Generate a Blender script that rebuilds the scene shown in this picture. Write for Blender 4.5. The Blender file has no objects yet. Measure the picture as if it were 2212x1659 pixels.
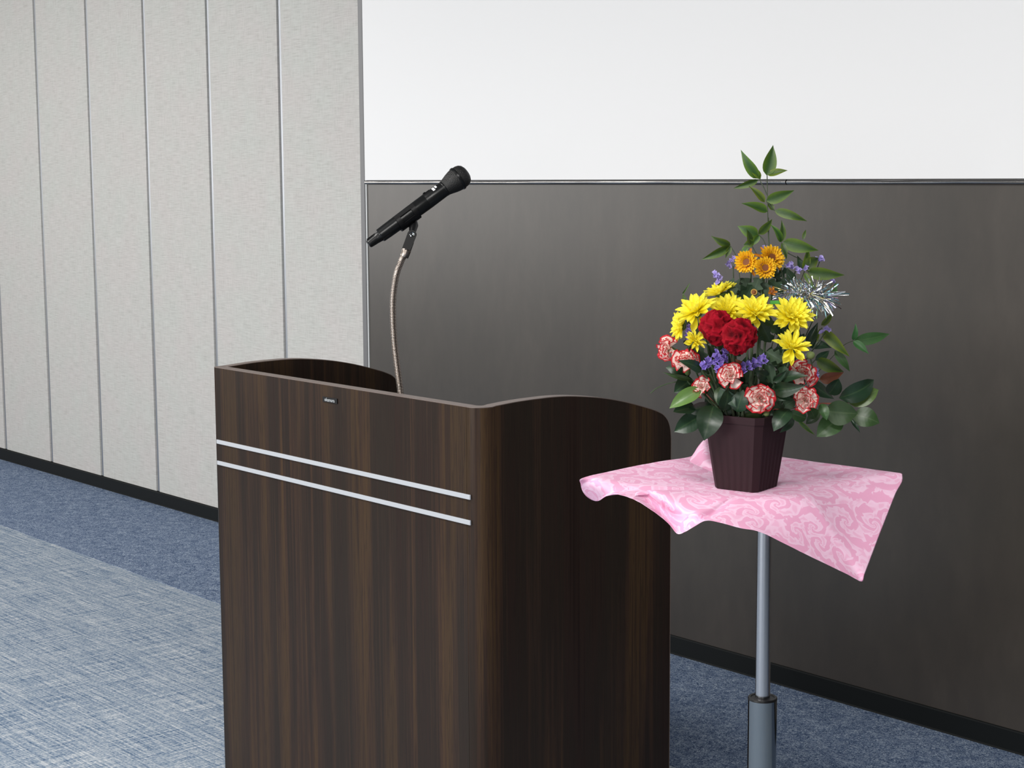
import bpy, bmesh, math, random
from mathutils import Vector, Matrix, Quaternion, noise
random.seed(7)
S = bpy.context.scene
COL = S.collection
PI = math.pi
R = math.radians

# ------------------------------------------------------------------ camera
F_PX, YAW, PITCH, ROLL, EYE = 3647.83, R(49.37444522), R(7.04508416), R(-0.32981081), 1.55
CAM = Vector((0, 0, EYE))
FW = Vector((-math.sin(YAW) * math.cos(PITCH), math.cos(YAW) * math.cos(PITCH), -math.sin(PITCH)))
_rt = Vector((math.cos(YAW), math.sin(YAW), 0)); _up = _rt.cross(FW)
RT = _rt * math.cos(ROLL) + _up * math.sin(ROLL)
UP = -_rt * math.sin(ROLL) + _up * math.cos(ROLL)
cd = bpy.data.cameras.new('camera'); cam = bpy.data.objects.new('camera', cd); COL.objects.link(cam)
cd.sensor_width = 36; cd.lens = F_PX * 36 / 2212; cd.clip_start = 0.05; cd.clip_end = 100
cam.matrix_world = Matrix((( RT.x, UP.x, -FW.x, CAM.x), (RT.y, UP.y, -FW.y, CAM.y), (RT.z, UP.z, -FW.z, CAM.z), (0, 0, 0, 1)))
S.camera = cam

# ------------------------------------------------------------------ world, lights, exposure
w = bpy.data.worlds.new('world'); S.world = w; w.use_nodes = True
w.node_tree.nodes['Background'].inputs[0].default_value = (0.93, 0.96, 1.0, 1)
w.node_tree.nodes['Background'].inputs[1].default_value = 0.10
S.view_settings.view_transform = 'Standard'; S.view_settings.look = 'None'
S.view_settings.gamma = 1; S.view_settings.use_curve_mapping = False
S.view_settings.exposure = 0.0

def area(name, loc, target, sx, sy, power, color=(1, 1, 1)):
    l = bpy.data.lights.new(name, 'AREA'); l.shape = 'RECTANGLE'; l.size = sx; l.size_y = sy
    l.energy = power; l.color = color
    o = bpy.data.objects.new(name, l); COL.objects.link(o); o.location = loc
    d = (Vector(target) - Vector(loc)).normalized()
    o.rotation_euler = d.to_track_quat('-Z', 'Y').to_euler()
    return o
# daylight through the windows behind the photographer: a wide one facing the lectern, a narrow one further right
area('window_light', (-3.2, -6.5, 1.5), (-3.2, 3.9, 1.1), 5.0, 1.7, 410, (1.0, 0.985, 0.965))
area('window_light', (4.6, -6.0, 1.5), (-2.5, 2.1, 0.9), 1.5, 1.7, 150, (1.0, 0.985, 0.965))
area('window_light', (-14.0, -4.0, 1.75), (-4.0, 3.0, 1.3), 8.0, 1.8, 230, (1.0, 0.985, 0.965))
# row added to brighten the panelled wall; sparser grid of recessed ceiling panels
for cx in (-10.0, -8.2, -6.4):
    area('overhead_light', (cx, 1.9, 3.0), (cx, 2.3, 0), 1.25, 0.6, 21, (1.0, 0.98, 0.95))
for cx, cy in ((-3.6, 0.6), (-0.9, 0.6), (-4.2, -2.4), (-0.9, -2.4)):
    area('overhead_light', (cx, cy, 3.0), (cx, cy, 0), 1.25, 0.6, 62, (1.0, 0.98, 0.95))

# ------------------------------------------------------------------ helpers
def at(px, py, d):
    """point seen at pixel px, py of the 2212 x 1659 frame, d metres along the view axis"""
    return CAM + (FW + RT * ((px - 1106) / F_PX) - UP * ((py - 829.5) / F_PX)) * d
def at_y(px, py, y):
    v = FW + RT * ((px - 1106) / F_PX) - UP * ((py - 829.5) / F_PX)
    return CAM + v * (y / v.y)
def at_z(px, py, z):
    v = FW + RT * ((px - 1106) / F_PX) - UP * ((py - 829.5) / F_PX)
    return CAM + v * ((z - EYE) / v.z)
def cv(a, b, c):
    return (RT * a + UP * b - FW * c).normalized()

def link(name, me, m=None, parent=None, mw=None):
    o = bpy.data.objects.new(name, me); COL.objects.link(o)
    if m is not None and len(me.materials) == 0: me.materials.append(m)
    M = mw if mw is not None else Matrix.Identity(4)
    if parent is not None:
        o.parent = parent
        pm = parent.get('_mw')
        base = PM[parent.name]
        o.matrix_basis = base.inverted() @ M
    else:
        o.matrix_basis = M
    PM[o.name] = M.copy()
    return o
PM = {}
def tag(o, label, cat, group=None, kind=None):
    o['label'] = label; o['category'] = cat
    if group: o['group'] = group
    if kind: o['kind'] = kind
    return o
def thing(name, label, cat, loc, group=None):
    o = bpy.data.objects.new(name, None); COL.objects.link(o)
    o.empty_display_size = 0.02
    o.location = loc; PM[o.name] = Matrix.Translation(loc)
    return tag(o, label, cat, group)

def mesh(name, verts, faces, smooth=False, attrs=None, uv=None):
    me = bpy.data.meshes.new(name); me.from_pydata([tuple(v) for v in verts], [], faces)
    if smooth:
        for p in me.polygons: p.use_smooth = True
    for k, vals in (attrs or {}).items():
        a = me.attributes.new(k, 'FLOAT', 'POINT'); a.data.foreach_set('value', vals)
    if uv is not None:
        l = me.uv_layers.new(name='UVMap')
        for p in me.polygons:
            for li in p.loop_indices: l.data[li].uv = uv[me.loops[li].vertex_index]
    me.update(); return me

class MB:
    """collects shapes in world space into ONE mesh object"""
    def __init__(s): s.v = []; s.f = []
    def add(s, v, f):
        n = len(s.v); s.v += [Vector(x) for x in v]; s.f += [[i + n for i in q] for q in f]; return s
    def box(s, a, b, bev=0.0, M=None):
        bm = bmesh.new(); bmesh.ops.create_cube(bm, size=1)
        for v in bm.verts:
            v.co = Vector([(a[i] + b[i]) / 2 + v.co[i] * (b[i] - a[i]) for i in range(3)])
        if bev > 0: bmesh.ops.bevel(bm, geom=bm.edges[:], offset=bev, segments=2, affect='EDGES', profile=0.7)
        bm.verts.index_update()
        s.add([(M @ v.co if M else v.co.copy()) for v in bm.verts], [[v.index for v in f.verts] for f in bm.faces]); bm.free(); return s
    def tube(s, pts, rad, n=8, cap=True):
        pts = [Vector(p) for p in pts]; m = len(pts); vs = []; fs = []
        t0 = (pts[1] - pts[0]).normalized()
        x = t0.orthogonal().normalized()
        for i, p in enumerate(pts):
            t = (pts[min(i + 1, m - 1)] - pts[max(i - 1, 0)]).normalized()
            x = (x - t * x.dot(t)).normalized(); y = t.cross(x)
            r = rad[i] if isinstance(rad, (list, tuple)) else rad
            for k in range(n):
                a = 2 * PI * k / n; vs.append(p + (x * math.cos(a) + y * math.sin(a)) * r)
        for i in range(m - 1):
            for k in range(n):
                fs.append([i * n + k, i * n + (k + 1) % n, (i + 1) * n + (k + 1) % n, (i + 1) * n + k])
        if cap: fs.append(list(range(n))[::-1]); fs.append([(m - 1) * n + k for k in range(n)])
        return s.add(vs, fs)
    def lathe(s, prof, o, ax, n=32, xdir=None, flat=None):
        """prof: (distance along ax, radius) list"""
        ax = Vector(ax).normalized(); x = (Vector(xdir) if xdir else ax.orthogonal())
        x = (x - ax * x.dot(ax)).normalized(); y = ax.cross(x); o = Vector(o); vs = []; fs = []
        for (d, r) in prof:
            for k in range(n):
                a = 2 * PI * k / n; vs.append(o + ax * d + (x * math.cos(a) + y * math.sin(a)) * max(r, 1e-5))
        m = len(prof)
        for i in range(m - 1):
            for k in range(n):
                fs.append([i * n + k, i * n + (k + 1) % n, (i + 1) * n + (k + 1) % n, (i + 1) * n + k])
        fs.append(list(range(n))[::-1]); fs.append([(m - 1) * n + k for k in range(n)])
        return s.add(vs, fs)
    def build(s, name, m, parent=None, smooth=False, sharp=40):
        base = PM[parent.name] if parent is not None else None
        if base is not None: org = base.translation
        else:
            mn = [min(v[i] for v in s.v) for i in range(3)]; mx = [max(v[i] for v in s.v) for i in range(3)]
            org = Vector(((mn[0] + mx[0]) / 2, (mn[1] + mx[1]) / 2, mn[2]))
        me = mesh(name, [v - org for v in s.v], s.f, smooth)
        if smooth:
            me.update()
            bm = bmesh.new(); bm.from_mesh(me); bmesh.ops.recalc_face_normals(bm, faces=bm.faces)
            for e in bm.edges:
                if len(e.link_faces) == 2 and e.calc_face_angle(0) > R(sharp): e.smooth = False
            bm.to_mesh(me); bm.free()
        return link(name, me, m, parent, Matrix.Translation(org))

def spline(pts, n):
    """catmull rom through pts"""
    P = [Vector(p) for p in pts]; out = []
    P = [P[0] * 2 - P[1]] + P + [P[-1] * 2 - P[-2]]
    for i in range(1, len(P) - 2):
        for k in range(n):
            t = k / n; a, b, c, d = P[i - 1], P[i], P[i + 1], P[i + 2]
            out.append(0.5 * ((2 * b) + (c - a) * t + (2 * a - 5 * b + 4 * c - d) * t * t + (3 * b - a - 3 * c + d) * t ** 3))
    out.append(P[-2]); return out

# ------------------------------------------------------------------ materials
class NT:
    def __init__(s, name):
        s.m = bpy.data.materials.new(name); s.m.use_nodes = True; s.t = s.m.node_tree
        s.b = s.t.nodes['Principled BSDF']; s.out = s.t.nodes['Material Output']
    def n(s, typ, ins=None, **props):
        nd = s.t.nodes.new(typ)
        for k, v in props.items(): setattr(nd, k, v)
        for k, v in (ins or {}).items(): s.set(nd, k, v)
        return nd
    def set(s, nd, k, v):
        sock = nd.inputs[k]
        if isinstance(v, bpy.types.NodeSocket): s.t.links.new(v, sock)
        elif isinstance(v, bpy.types.Node): s.t.links.new(v.outputs[0], sock)
        else: sock.default_value = v
    def bs(s, **kw):
        for k, v in kw.items(): s.set(s.b, k.replace('_', ' '), v)
        return s
    def coord(s, which='Object', scale=None):
        c = s.n('ShaderNodeTexCoord').outputs[which]
        if scale: c = s.n('ShaderNodeMapping', {'Vector': c, 'Scale': scale}).outputs[0]
        return c
    def noise(s, vec, scale, detail=4, rough=0.55, dist=0.0):
        return s.n('ShaderNodeTexNoise', {'Vector': vec, 'Scale': scale, 'Detail': detail, 'Roughness': rough, 'Distortion': dist}).outputs['Fac']
    def ramp(s, fac, stops, interp='LINEAR'):
        r = s.n('ShaderNodeValToRGB', {'Fac': fac}); r.color_ramp.interpolation = interp
        e = r.color_ramp.elements
        while len(e) < len(stops): e.new(0.5)
        for i, (p, c) in enumerate(stops):
            e[i].position = p; e[i].color = (*c, 1) if len(c) == 3 else c
        return r.outputs[0]
    def mix(s, fac, a, b, blend='MIX'):
        nd = s.n('ShaderNodeMix', data_type='RGBA', blend_type=blend)
        s.set(nd, 0, fac); s.set(nd, 6, a if not isinstance(a, tuple) else (*a, 1)); s.set(nd, 7, b if not isinstance(b, tuple) else (*b, 1))
        return nd.outputs[2]
    def math(s, op, a, b=0.0, c=None):
        nd = s.n('ShaderNodeMath', operation=op); s.set(nd, 0, a); s.set(nd, 1, b)
        if c is not None: s.set(nd, 2, c)
        return nd.outputs[0]
    def bump(s, h, strength=0.3, dist=0.001):
        nd = s.n('ShaderNodeBump', {'Height': h, 'Strength': strength, 'Distance': dist}); s.set(s.b, 'Normal', nd.outputs[0]); return s
    def attr(s, name):
        return s.n('ShaderNodeAttribute', attribute_name=name).outputs['Fac']
    def rnd(s):
        return s.n('ShaderNodeObjectInfo').outputs['Random']

def plain(name, col, rough=0.5, metal=0.0, spec=0.5, **kw):
    t = NT(name); t.bs(Base_Color=(*col, 1), Roughness=rough, Metallic=metal); t.set(t.b, 'Specular IOR Level', spec)
    for k, v in kw.items(): t.set(t.b, k.replace('_', ' '), v)
    return t.m

M = {}
def mk_materials():
    # linen wallpaper on the light panels
    t = NT('linen'); c = t.coord('Object')
    h = t.noise(t.n('ShaderNodeMapping', {'Vector': c, 'Scale': (14, 14, 300)}).outputs[0], 1.0, 3, 0.6)
    v = t.noise(t.n('ShaderNodeMapping', {'Vector': c, 'Scale': (300, 300, 18)}).outputs[0], 1.0, 3, 0.6)
    th = t.math('ADD', t.math('MULTIPLY', h, 0.62), t.math('MULTIPLY', v, 0.38))
    base = t.ramp(th, [(0.36, (0.445, 0.433, 0.415)), (0.5, (0.545, 0.533, 0.515)), (0.62, (0.595, 0.583, 0.565))])
    cl = t.noise(c, 5.0, 3, 0.6)
    base = t.mix(0.5, base, t.ramp(cl, [(0.35, (0.94, 1.0, 0.96)), (0.65, (1.0, 0.965, 0.955))]), 'MULTIPLY')
    t.bs(Base_Color=base, Roughness=0.75); t.bump(th, 0.25, 0.001); M['linen'] = t.m
    # dark stone-look lining
    t = NT('dark_lining'); c = t.coord('Object')
    a = t.noise(t.n('ShaderNodeMapping', {'Vector': c, 'Scale': (1.3, 1, 0.8)}).outputs[0], 2.6, 6, 0.62, 0.4)
    b = t.noise(t.n('ShaderNodeMapping', {'Vector': c, 'Scale': (1, 1, 0.35)}).outputs[0], 22, 5, 0.65)
    f = t.math('ADD', t.math('MULTIPLY', a, 0.6), t.math('MULTIPLY', b, 0.4))
    col = t.ramp(f, [(0.34, (0.036, 0.029, 0.024)), (0.5, (0.046, 0.037, 0.030)), (0.66, (0.059, 0.048, 0.039))])
    col = t.mix(t.noise(c, 3.3, 2), col, t.mix(0.5, col, (0.042, 0.039, 0.032)))
    t.bs(Base_Color=col, Roughness=0.32); t.set(t.b, 'Specular IOR Level', 0.68)
    t.bump(t.noise(c, 260, 3), 0.06, 0.001); M['lining'] = t.m
    M['board'] = plain('white_board', (0.83, 0.83, 0.835), 0.38, spec=0.3)
    # chrome rail, its face not quite flat
    t = NT('chrome'); c = t.coord('Object')
    t.bs(Base_Color=(0.42, 0.405, 0.395, 1), Metallic=1.0, Roughness=0.2)
    t.bump(t.noise(t.n('ShaderNodeMapping', {'Vector': c, 'Scale': (2.2, 6, 30)}).outputs[0], 1.0, 2), 0.6, 0.02); M['rail'] = t.m
    M['chrome'] = plain('chrome_tube', (0.27, 0.29, 0.305), 0.08, 1.0)
    t = NT('brushed_steel'); c = t.coord('Object')
    t.bs(Base_Color=(0.50, 0.50, 0.52, 1), Metallic=1.0, Roughness=0.20)
    M['steel'] = t.m
    M['alu'] = plain('anodised_aluminium', (0.40, 0.42, 0.45), 0.38, 0.9)
    M['grey_metal'] = plain('grey_metal_trim', (0.19, 0.19, 0.195), 0.45, 0.5)
    M['pale_metal'] = plain('pale_metal_lip', (0.62, 0.64, 0.64), 0.4, 0.3)
    M['strip'] = plain('pale_silver_strip', (0.42, 0.44, 0.47), 0.5, 0.15)
    M['vinyl'] = plain('black_vinyl', (0.0055, 0.0070, 0.0075), 0.55, spec=0.15)
    M['dark'] = plain('dark_core', (0.05, 0.048, 0.047), 0.8)
    # carpets
    t = NT('blue_carpet'); c = t.coord('Object')
    wv = t.noise(c, 135, 3, 0.6, 1.8); lg = t.noise(c, 22, 4, 0.6)
    f = t.math('ADD', t.math('MULTIPLY', wv, 0.82), t.math('MULTIPLY', lg, 0.18))
    col = t.ramp(f, [(0.40, (0.040, 0.072, 0.155)), (0.485, (0.15, 0.21, 0.335)), (0.55, (0.26, 0.335, 0.465)), (0.63, (0.52, 0.60, 0.71))])
    t.bs(Base_Color=col, Roughness=0.95); t.set(t.b, 'Specular IOR Level', 0.1); t.bump(f, 0.9, 0.006); M['carpet_blue'] = t.m
    t = NT('woven_carpet'); c = t.coord('Object')
    a = t.noise(t.n('ShaderNodeMapping', {'Vector': c, 'Scale': (4, 150, 1)}).outputs[0], 1.0, 4, 0.62)
    b = t.noise(t.n('ShaderNodeMapping', {'Vector': c, 'Scale': (150, 4, 1)}).outputs[0], 1.0, 4, 0.62)
    k = t.noise(c, 170, 3, 0.65)
    f = t.math('ADD', t.math('MULTIPLY', a, 0.36), t.math('ADD', t.math('MULTIPLY', b, 0.30), t.math('MULTIPLY', k, 0.34)))
    col = t.ramp(f, [(0.40, (0.060, 0.115, 0.21)), (0.465, (0.21, 0.28, 0.38)), (0.525, (0.37, 0.425, 0.49)), (0.60, (0.63, 0.655, 0.69))])
    t.bs(Base_Color=col, Roughness=0.95); t.set(t.b, 'Specular IOR Level', 0.1); t.bump(f, 0.8, 0.004); M['carpet_woven'] = t.m
    # walnut laminate, grain vertical; works on faces along x and along y
    t = NT('walnut'); c = t.coord('Object')
    sp = t.n('ShaderNodeSeparateXYZ', {'Vector': c})
    xy = t.math('ADD', sp.outputs[0], sp.outputs[1])
    def comb(sx, sz):
        return t.n('ShaderNodeCombineXYZ', {'X': t.math('MULTIPLY', xy, sx), 'Y': 0.37, 'Z': t.math('MULTIPLY', sp.outputs[2], sz)}).outputs[0]
    band = t.noise(comb(13, 0.5), 1.0, 3, 0.55)
    fine = t.noise(comb(170, 1.2), 1.0, 5, 0.65)
    pore = t.noise(comb(520, 14), 1.0, 2, 0.6)
    f = t.math('ADD', t.math('MULTIPLY', band, 0.72), t.math('MULTIPLY', fine, 0.28))
    col = t.ramp(f, [(0.30, (0.012, 0.0074, 0.0064)), (0.41, (0.026, 0.0160, 0.0126)), (0.47, (0.0215, 0.0158, 0.0122)),
                     (0.52, (0.036, 0.0212, 0.0152)), (0.59, (0.057, 0.0335, 0.0168)), (0.65, (0.031, 0.0187, 0.0134))])
    hue = t.noise(comb(9, 0.2), 1.0, 1)
    col = t.mix(t.ramp(hue, [(0.42, (0, 0, 0)), (0.6, (0.4, 0.4, 0.4))]), col, (0.023, 0.0180, 0.0138))
    col = t.mix(t.ramp(pore, [(0.34, (0.6, 0.6, 0.6)), (0.46, (0, 0, 0))]), col, (0.018, 0.013, 0.011))
    t.bs(Base_Color=col, Roughness=0.27); t.set(t.b, 'Specular IOR Level', 0.12); t.bump(fine, 0.05, 0.0006); M['walnut'] = t.m
    M['edge'] = plain('edge_sheen', (0.145, 0.108, 0.092), 0.42)  # laminate edges, the grazing reflection on them painted in as lighter brown
    M['black'] = plain('black_plastic', (0.005, 0.005, 0.0055), 0.4, spec=0.25)
    M['mic'] = plain('microphone_body', (0.006, 0.0065, 0.007), 0.30, 0.0, 0.35)
    t = NT('microphone_mesh'); c = t.coord('Object')
    vo = t.n('ShaderNodeTexVoronoi', {'Vector': c, 'Scale': 420.0, 'Randomness': 0.25})
    t.bs(Base_Color=t.ramp(vo.outputs['Distance'], [(0.25, (0.003, 0.003, 0.003)), (0.6, (0.008, 0.0078, 0.0078))]), Roughness=0.5, Metallic=0.0)
    t.bump(vo.outputs['Distance'], 0.9, 0.001); M['mesh'] = t.m
    M['label'] = plain('white_label', (0.75, 0.75, 0.76), 0.55)
    M['goose'] = plain('gooseneck_metal', (0.36, 0.31, 0.275), 0.33, 1.0)
    M['letter'] = plain('silver_lettering', (0.38, 0.40, 0.41), 0.5)
    # pot
    t = NT('pot_plastic'); t.bs(Base_Color=(0.026, 0.0125, 0.0150, 1), Roughness=0.55); t.set(t.b, 'Specular IOR Level', 0.12); M['pot'] = t.m
    M['foam'] = plain('floral_foam', (0.02, 0.035, 0.015), 0.95)
    # pink damask sheet: scrolling leaves from log spirals about scattered centres
    t = NT('pink_damask'); uv = t.coord('UV')
    wob = t.n('ShaderNodeTexNoise', {'Vector': uv, 'Scale': 18.0, 'Detail': 2.0})
    wv = t.n('ShaderNodeVectorMath', {0: wob.outputs['Color'], 1: (0.5, 0.5, 0.5)}, operation='SUBTRACT')
    ws = t.n('ShaderNodeVectorMath', {0: wv.outputs[0]}, operation='SCALE'); ws.inputs['Scale'].default_value = 0.018
    p = t.n('ShaderNodeVectorMath', {0: uv, 1: ws.outputs[0]}, operation='ADD').outputs[0]
    def swirl(scale, arms, twist):
        vo = t.n('ShaderNodeTexVoronoi', {'Vector': p, 'Scale': scale, 'Randomness': 0.8}, voronoi_dimensions='2D')
        d = t.n('ShaderNodeVectorMath', {0: p, 1: vo.outputs['Position']}, operation='SUBTRACT').outputs[0]
        s3 = t.n('ShaderNodeSeparateXYZ', {'Vector': d})
        ang = t.math('ARCTAN2', s3.outputs[1], s3.outputs[0])
        ln = t.math('LOGARITHM', t.math('ADD', t.n('ShaderNodeVectorMath', {0: d}, operation='LENGTH').outputs['Value'], 0.0015), math.e)
        cs = t.n('ShaderNodeSeparateColor', {'Color': vo.outputs['Color']})
        sg = t.math('SUBTRACT', t.math('MULTIPLY', t.math('GREATER_THAN', cs.outputs[0], 0.5), 2.0), 1.0)
        ph = t.math('ADD', t.math('MULTIPLY', t.math('MULTIPLY', ang, arms), sg), t.math('MULTIPLY', ln, twist))
        return t.math('SINE', ph)
    s1 = swirl(16.0, 2.0, 5.0); s2 = swirl(36.0, 3.0, 3.2)
    sm = t.math('ADD', t.math('MULTIPLY', s1, 0.75), t.math('MULTIPLY', s2, 0.35))
    pat = t.ramp(t.math('ADD', t.math('MULTIPLY', sm, 0.5), 0.5), [(0.36, (0, 0, 0)), (0.47, (1, 1, 1)), (0.80, (0.75, 0.75, 0.75)), (0.9, (0.35, 0.35, 0.35))])
    col = t.mix(pat, (0.87, 0.44, 0.64), (0.95, 0.66, 0.83))
    t.bs(Base_Color=col, Roughness=0.6); t.set(t.b, 'Specular IOR Level', 0.25)
    tr = t.n('ShaderNodeBsdfTranslucent', {'Color': col})
    mx = t.n('ShaderNodeMixShader', {0: 0.18, 1: t.b.outputs[0], 2: tr.outputs[0]})
    t.t.links.new(mx.outputs[0], t.out.inputs[0]); M['pink'] = t.m

    def leafmat(name, mid, edge, vein, rough, hue=0.25, trans=0.12):
        t = NT(name); e = t.attr('edge'); u = t.attr('along'); c = t.coord('Object')
        base = t.mix(t.ramp(e, [(0.25, (0, 0, 0)), (1.0, (1, 1, 1))]), mid, edge)
        base = t.mix(t.ramp(e, [(0.03, (0.8, 0.8, 0.8)), (0.11, (0, 0, 0))]), base, vein)
        base = t.mix(t.noise(c, 4.0, 3), base, t.mix(1.0, base, (0.55, 0.6, 0.6), 'MULTIPLY'))
        hs = t.n('ShaderNodeHueSaturation', {'Color': base, 'Hue': t.math('ADD', 0.5, t.math('MULTIPLY', t.math('SUBTRACT', t.rnd(), 0.5), 0.03 * hue * 4)),
                                             'Value': t.math('ADD', 0.75, t.math('MULTIPLY', t.rnd(), 0.5))})
        t.bs(Base_Color=hs.outputs[0], Roughness=rough); t.set(t.b, 'Specular IOR Level', 0.45)
        ph = t.math('SINE', t.math('ADD', t.math('MULTIPLY', u, 50.0), t.math('MULTIPLY', e, -9.0)))
        t.bump(ph, 0.02, 0.001)
        tr = t.n('ShaderNodeBsdfTranslucent', {'Color': hs.outputs[0]})
        mx = t.n('ShaderNodeMixShader', {0: trans, 1: t.b.outputs[0], 2: tr.outputs[0]})
        t.t.links.new(mx.outputs[0], t.out.inputs[0]); M[name] = t.m
    leafmat('nandina_leaf', (0.036, 0.090, 0.014), (0.115, 0.190, 0.014), (0.026, 0.066, 0.010), 0.48)
    leafmat('nandina_light', (0.072, 0.135, 0.013), (0.19, 0.25, 0.018), (0.04, 0.09, 0.010), 0.48)
    leafmat('nandina_far', (0.045, 0.135, 0.035), (0.055, 0.16, 0.04), (0.075, 0.17, 0.05), 0.5)
    leafmat('camellia_dark', (0.018, 0.048, 0.021), (0.016, 0.040, 0.018), (0.045, 0.085, 0.035), 0.36, 0.1, 0.05)
    leafmat('camellia_mid', (0.045, 0.098, 0.030), (0.040, 0.090, 0.025), (0.09, 0.15, 0.06), 0.38, 0.15)
    leafmat('camellia_light', (0.135, 0.225, 0.065), (0.12, 0.21, 0.045), (0.19, 0.28, 0.10), 0.36, 0.15)
    leafmat('mum_leaf', (0.028, 0.062, 0.028), (0.030, 0.066, 0.028), (0.05, 0.10, 0.05), 0.6, 0.1)
    leafmat('rust_leaf', (0.20, 0.065, 0.026), (0.22, 0.075, 0.03), (0.16, 0.05, 0.02), 0.5, 0.1)
    M['stem'] = plain('green_stem', (0.028, 0.056, 0.018), 0.6)
    M['stem_dark'] = plain('dark_stem', (0.035, 0.050, 0.022), 0.55)
    M['stem_red'] = plain('red_stem', (0.20, 0.05, 0.03), 0.5)
    M['calyx'] = plain('green_calyx', (0.075, 0.135, 0.035), 0.55)
    def petal(name, stops, rough=0.55, trans=0.2, vary=0.12, attr='along'):
        t = NT(name); col = t.ramp(t.attr(attr), stops)
        hs = t.n('ShaderNodeHueSaturation', {'Color': col, 'Value': t.math('ADD', 1.0 - vary / 2, t.math('MULTIPLY', t.rnd(), vary))})
        t.bs(Base_Color=hs.outputs[0], Roughness=rough); t.set(t.b, 'Specular IOR Level', 0.2)
        tr = t.n('ShaderNodeBsdfTranslucent', {'Color': hs.outputs[0]})
        mx = t.n('ShaderNodeMixShader', {0: trans, 1: t.b.outputs[0], 2: tr.outputs[0]})
        t.t.links.new(mx.outputs[0], t.out.inputs[0]); M[name] = t.m
    petal('yellow_petal', [(0.0, (0.78, 0.60, 0.006)), (0.35, (0.92, 0.80, 0.022)), (1.0, (0.96, 0.90, 0.12))], trans=0.3)
    M['yellow_eye'] = plain('yellow_eye', (0.55, 0.50, 0.015), 0.7)
    petal('orange_petal', [(0.0, (0.32, 0.085, 0.004)), (0.40, (0.66, 0.27, 0.006)), (1.0, (0.88, 0.56, 0.022))])
    petal('orange_back', [(0.0, (0.36, 0.10, 0.01)), (1.0, (0.62, 0.24, 0.02))])
    M['orange_eye'] = plain('orange_eye', (0.16, 0.045, 0.006), 0.7)
    petal('carnation_petal', [(0.0, (0.90, 0.60, 0.50)), (0.5, (0.94, 0.84, 0.77)), (0.84, (0.94, 0.80, 0.74)), (0.90, (0.66, 0.06, 0.07)), (1.0, (0.58, 0.010, 0.026))], trans=0.35, attr='rim')
    t = NT('celosia'); c = t.coord('Object')
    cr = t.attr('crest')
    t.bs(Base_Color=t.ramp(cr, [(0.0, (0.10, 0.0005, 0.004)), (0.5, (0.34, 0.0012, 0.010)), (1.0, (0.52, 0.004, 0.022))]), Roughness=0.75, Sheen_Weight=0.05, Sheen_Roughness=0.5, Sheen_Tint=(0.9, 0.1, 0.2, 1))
    t.set(t.b, 'Specular IOR Level', 0.15); t.bump(t.noise(c, 420, 3), 0.8, 0.002); M['celosia'] = t.m
    petal('statice_petal', [(0.0, (0.17, 0.12, 0.42)), (1.0, (0.26, 0.19, 0.56))], 0.7, 0.15, 0.5)
    petal('statice_pale', [(0.0, (0.30, 0.25, 0.55)), (1.0, (0.42, 0.36, 0.70))], 0.7, 0.15, 0.4)
    # foil
    t = NT('silver_foil')
    ca = t.n('ShaderNodeAttribute', attribute_name='tint').outputs['Color']
    t.bs(Base_Color=ca, Metallic=1.0, Roughness=0.16); M['foil'] = t.m
    M['green_tape'] = plain('green_tape', (0.05, 0.30, 0.03), 0.5)
    M['bud'] = plain('bud_green', (0.16, 0.21, 0.07), 0.6)
mk_materials()

# ------------------------------------------------------------------ the room
YW = 3.880          # plane of the long wall
def struct(o, name=None):
    o['kind'] = 'structure'; return o
XD = -5.416         # where light panels give way to the dark lining
fl = struct(MB().box((-11.5, -4.0, -0.05), (2.6, 3.115, 0.0)).build('floor', M['carpet_woven']))
MB().box((-11.5, 3.115, -0.05), (2.6, YW + 0.02, 0.0015)).build('border_carpet', M['carpet_blue'], fl)
wl = struct(MB().box((-11.5, YW + 0.014, 0.0), (XD, YW + 0.12, 3.1)).build('wall_left', M['dark']))
seams = [XD - 0.5675 * i for i in range(0, 11)]
for i in range(10):
    x1 = seams[i] - (0.015 if i else 0.0); x0 = seams[i + 1] + 0.015
    MB().box((x0, YW, 0.064), (x1, YW + 0.0145, 3.1), 0.0015).build('wall_panel', M['linen'], wl)
for i in range(1, 11):
    x = seams[i]
    b = MB().box((x - 0.0147, YW + 0.0085, 0.064), (x + 0.0147, YW + 0.0145, 3.1))
    b.box((x - 0.003, YW + 0.002, 0.064), (x + 0.0146, YW + 0.0086, 3.1), 0.003)
    b.build('joint_strip', M['alu'], wl)
wb = struct(MB().box((XD + 0.036, YW, 0.0), (2.6, YW + 0.12, 3.1)).build('wall_back', M['lining']))
tr = struct(MB().box((XD + 0.0005, YW - 0.007, 0.0), (XD + 0.0275, YW + 0.02, 3.1), 0.002).build('trim_1', M['grey_metal']))
MB().box((XD + 0.0275, YW - 0.004, 0.0), (XD + 0.0355, YW + 0.02, 3.1), 0.0015).build('metal_lip', M['pale_metal'], tr)
def skirting(name, x0, x1):
    b = MB()
    prof = [(YW - 0.0005, 0.0015), (YW - 0.010, 0.0015), (YW - 0.007, 0.006), (YW - 0.0055, 0.058), (YW - 0.004, 0.0615), (YW - 0.0005, 0.0625)]
    vs = [(x0, y, z) for y, z in prof] + [(x1, y, z) for y, z in prof]; n = len(prof)
    fs = [[i, (i + 1) % n, (i + 1) % n + n, i + n] for i in range(n)] + [list(range(n))[::-1], [n + i for i in range(n)]]
    return struct(b.add(vs, fs).build(name, M['vinyl']))
skirting('baseboard_left', -11.5, XD); skirting('baseboard_back', XD + 0.036, 2.6)

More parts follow.
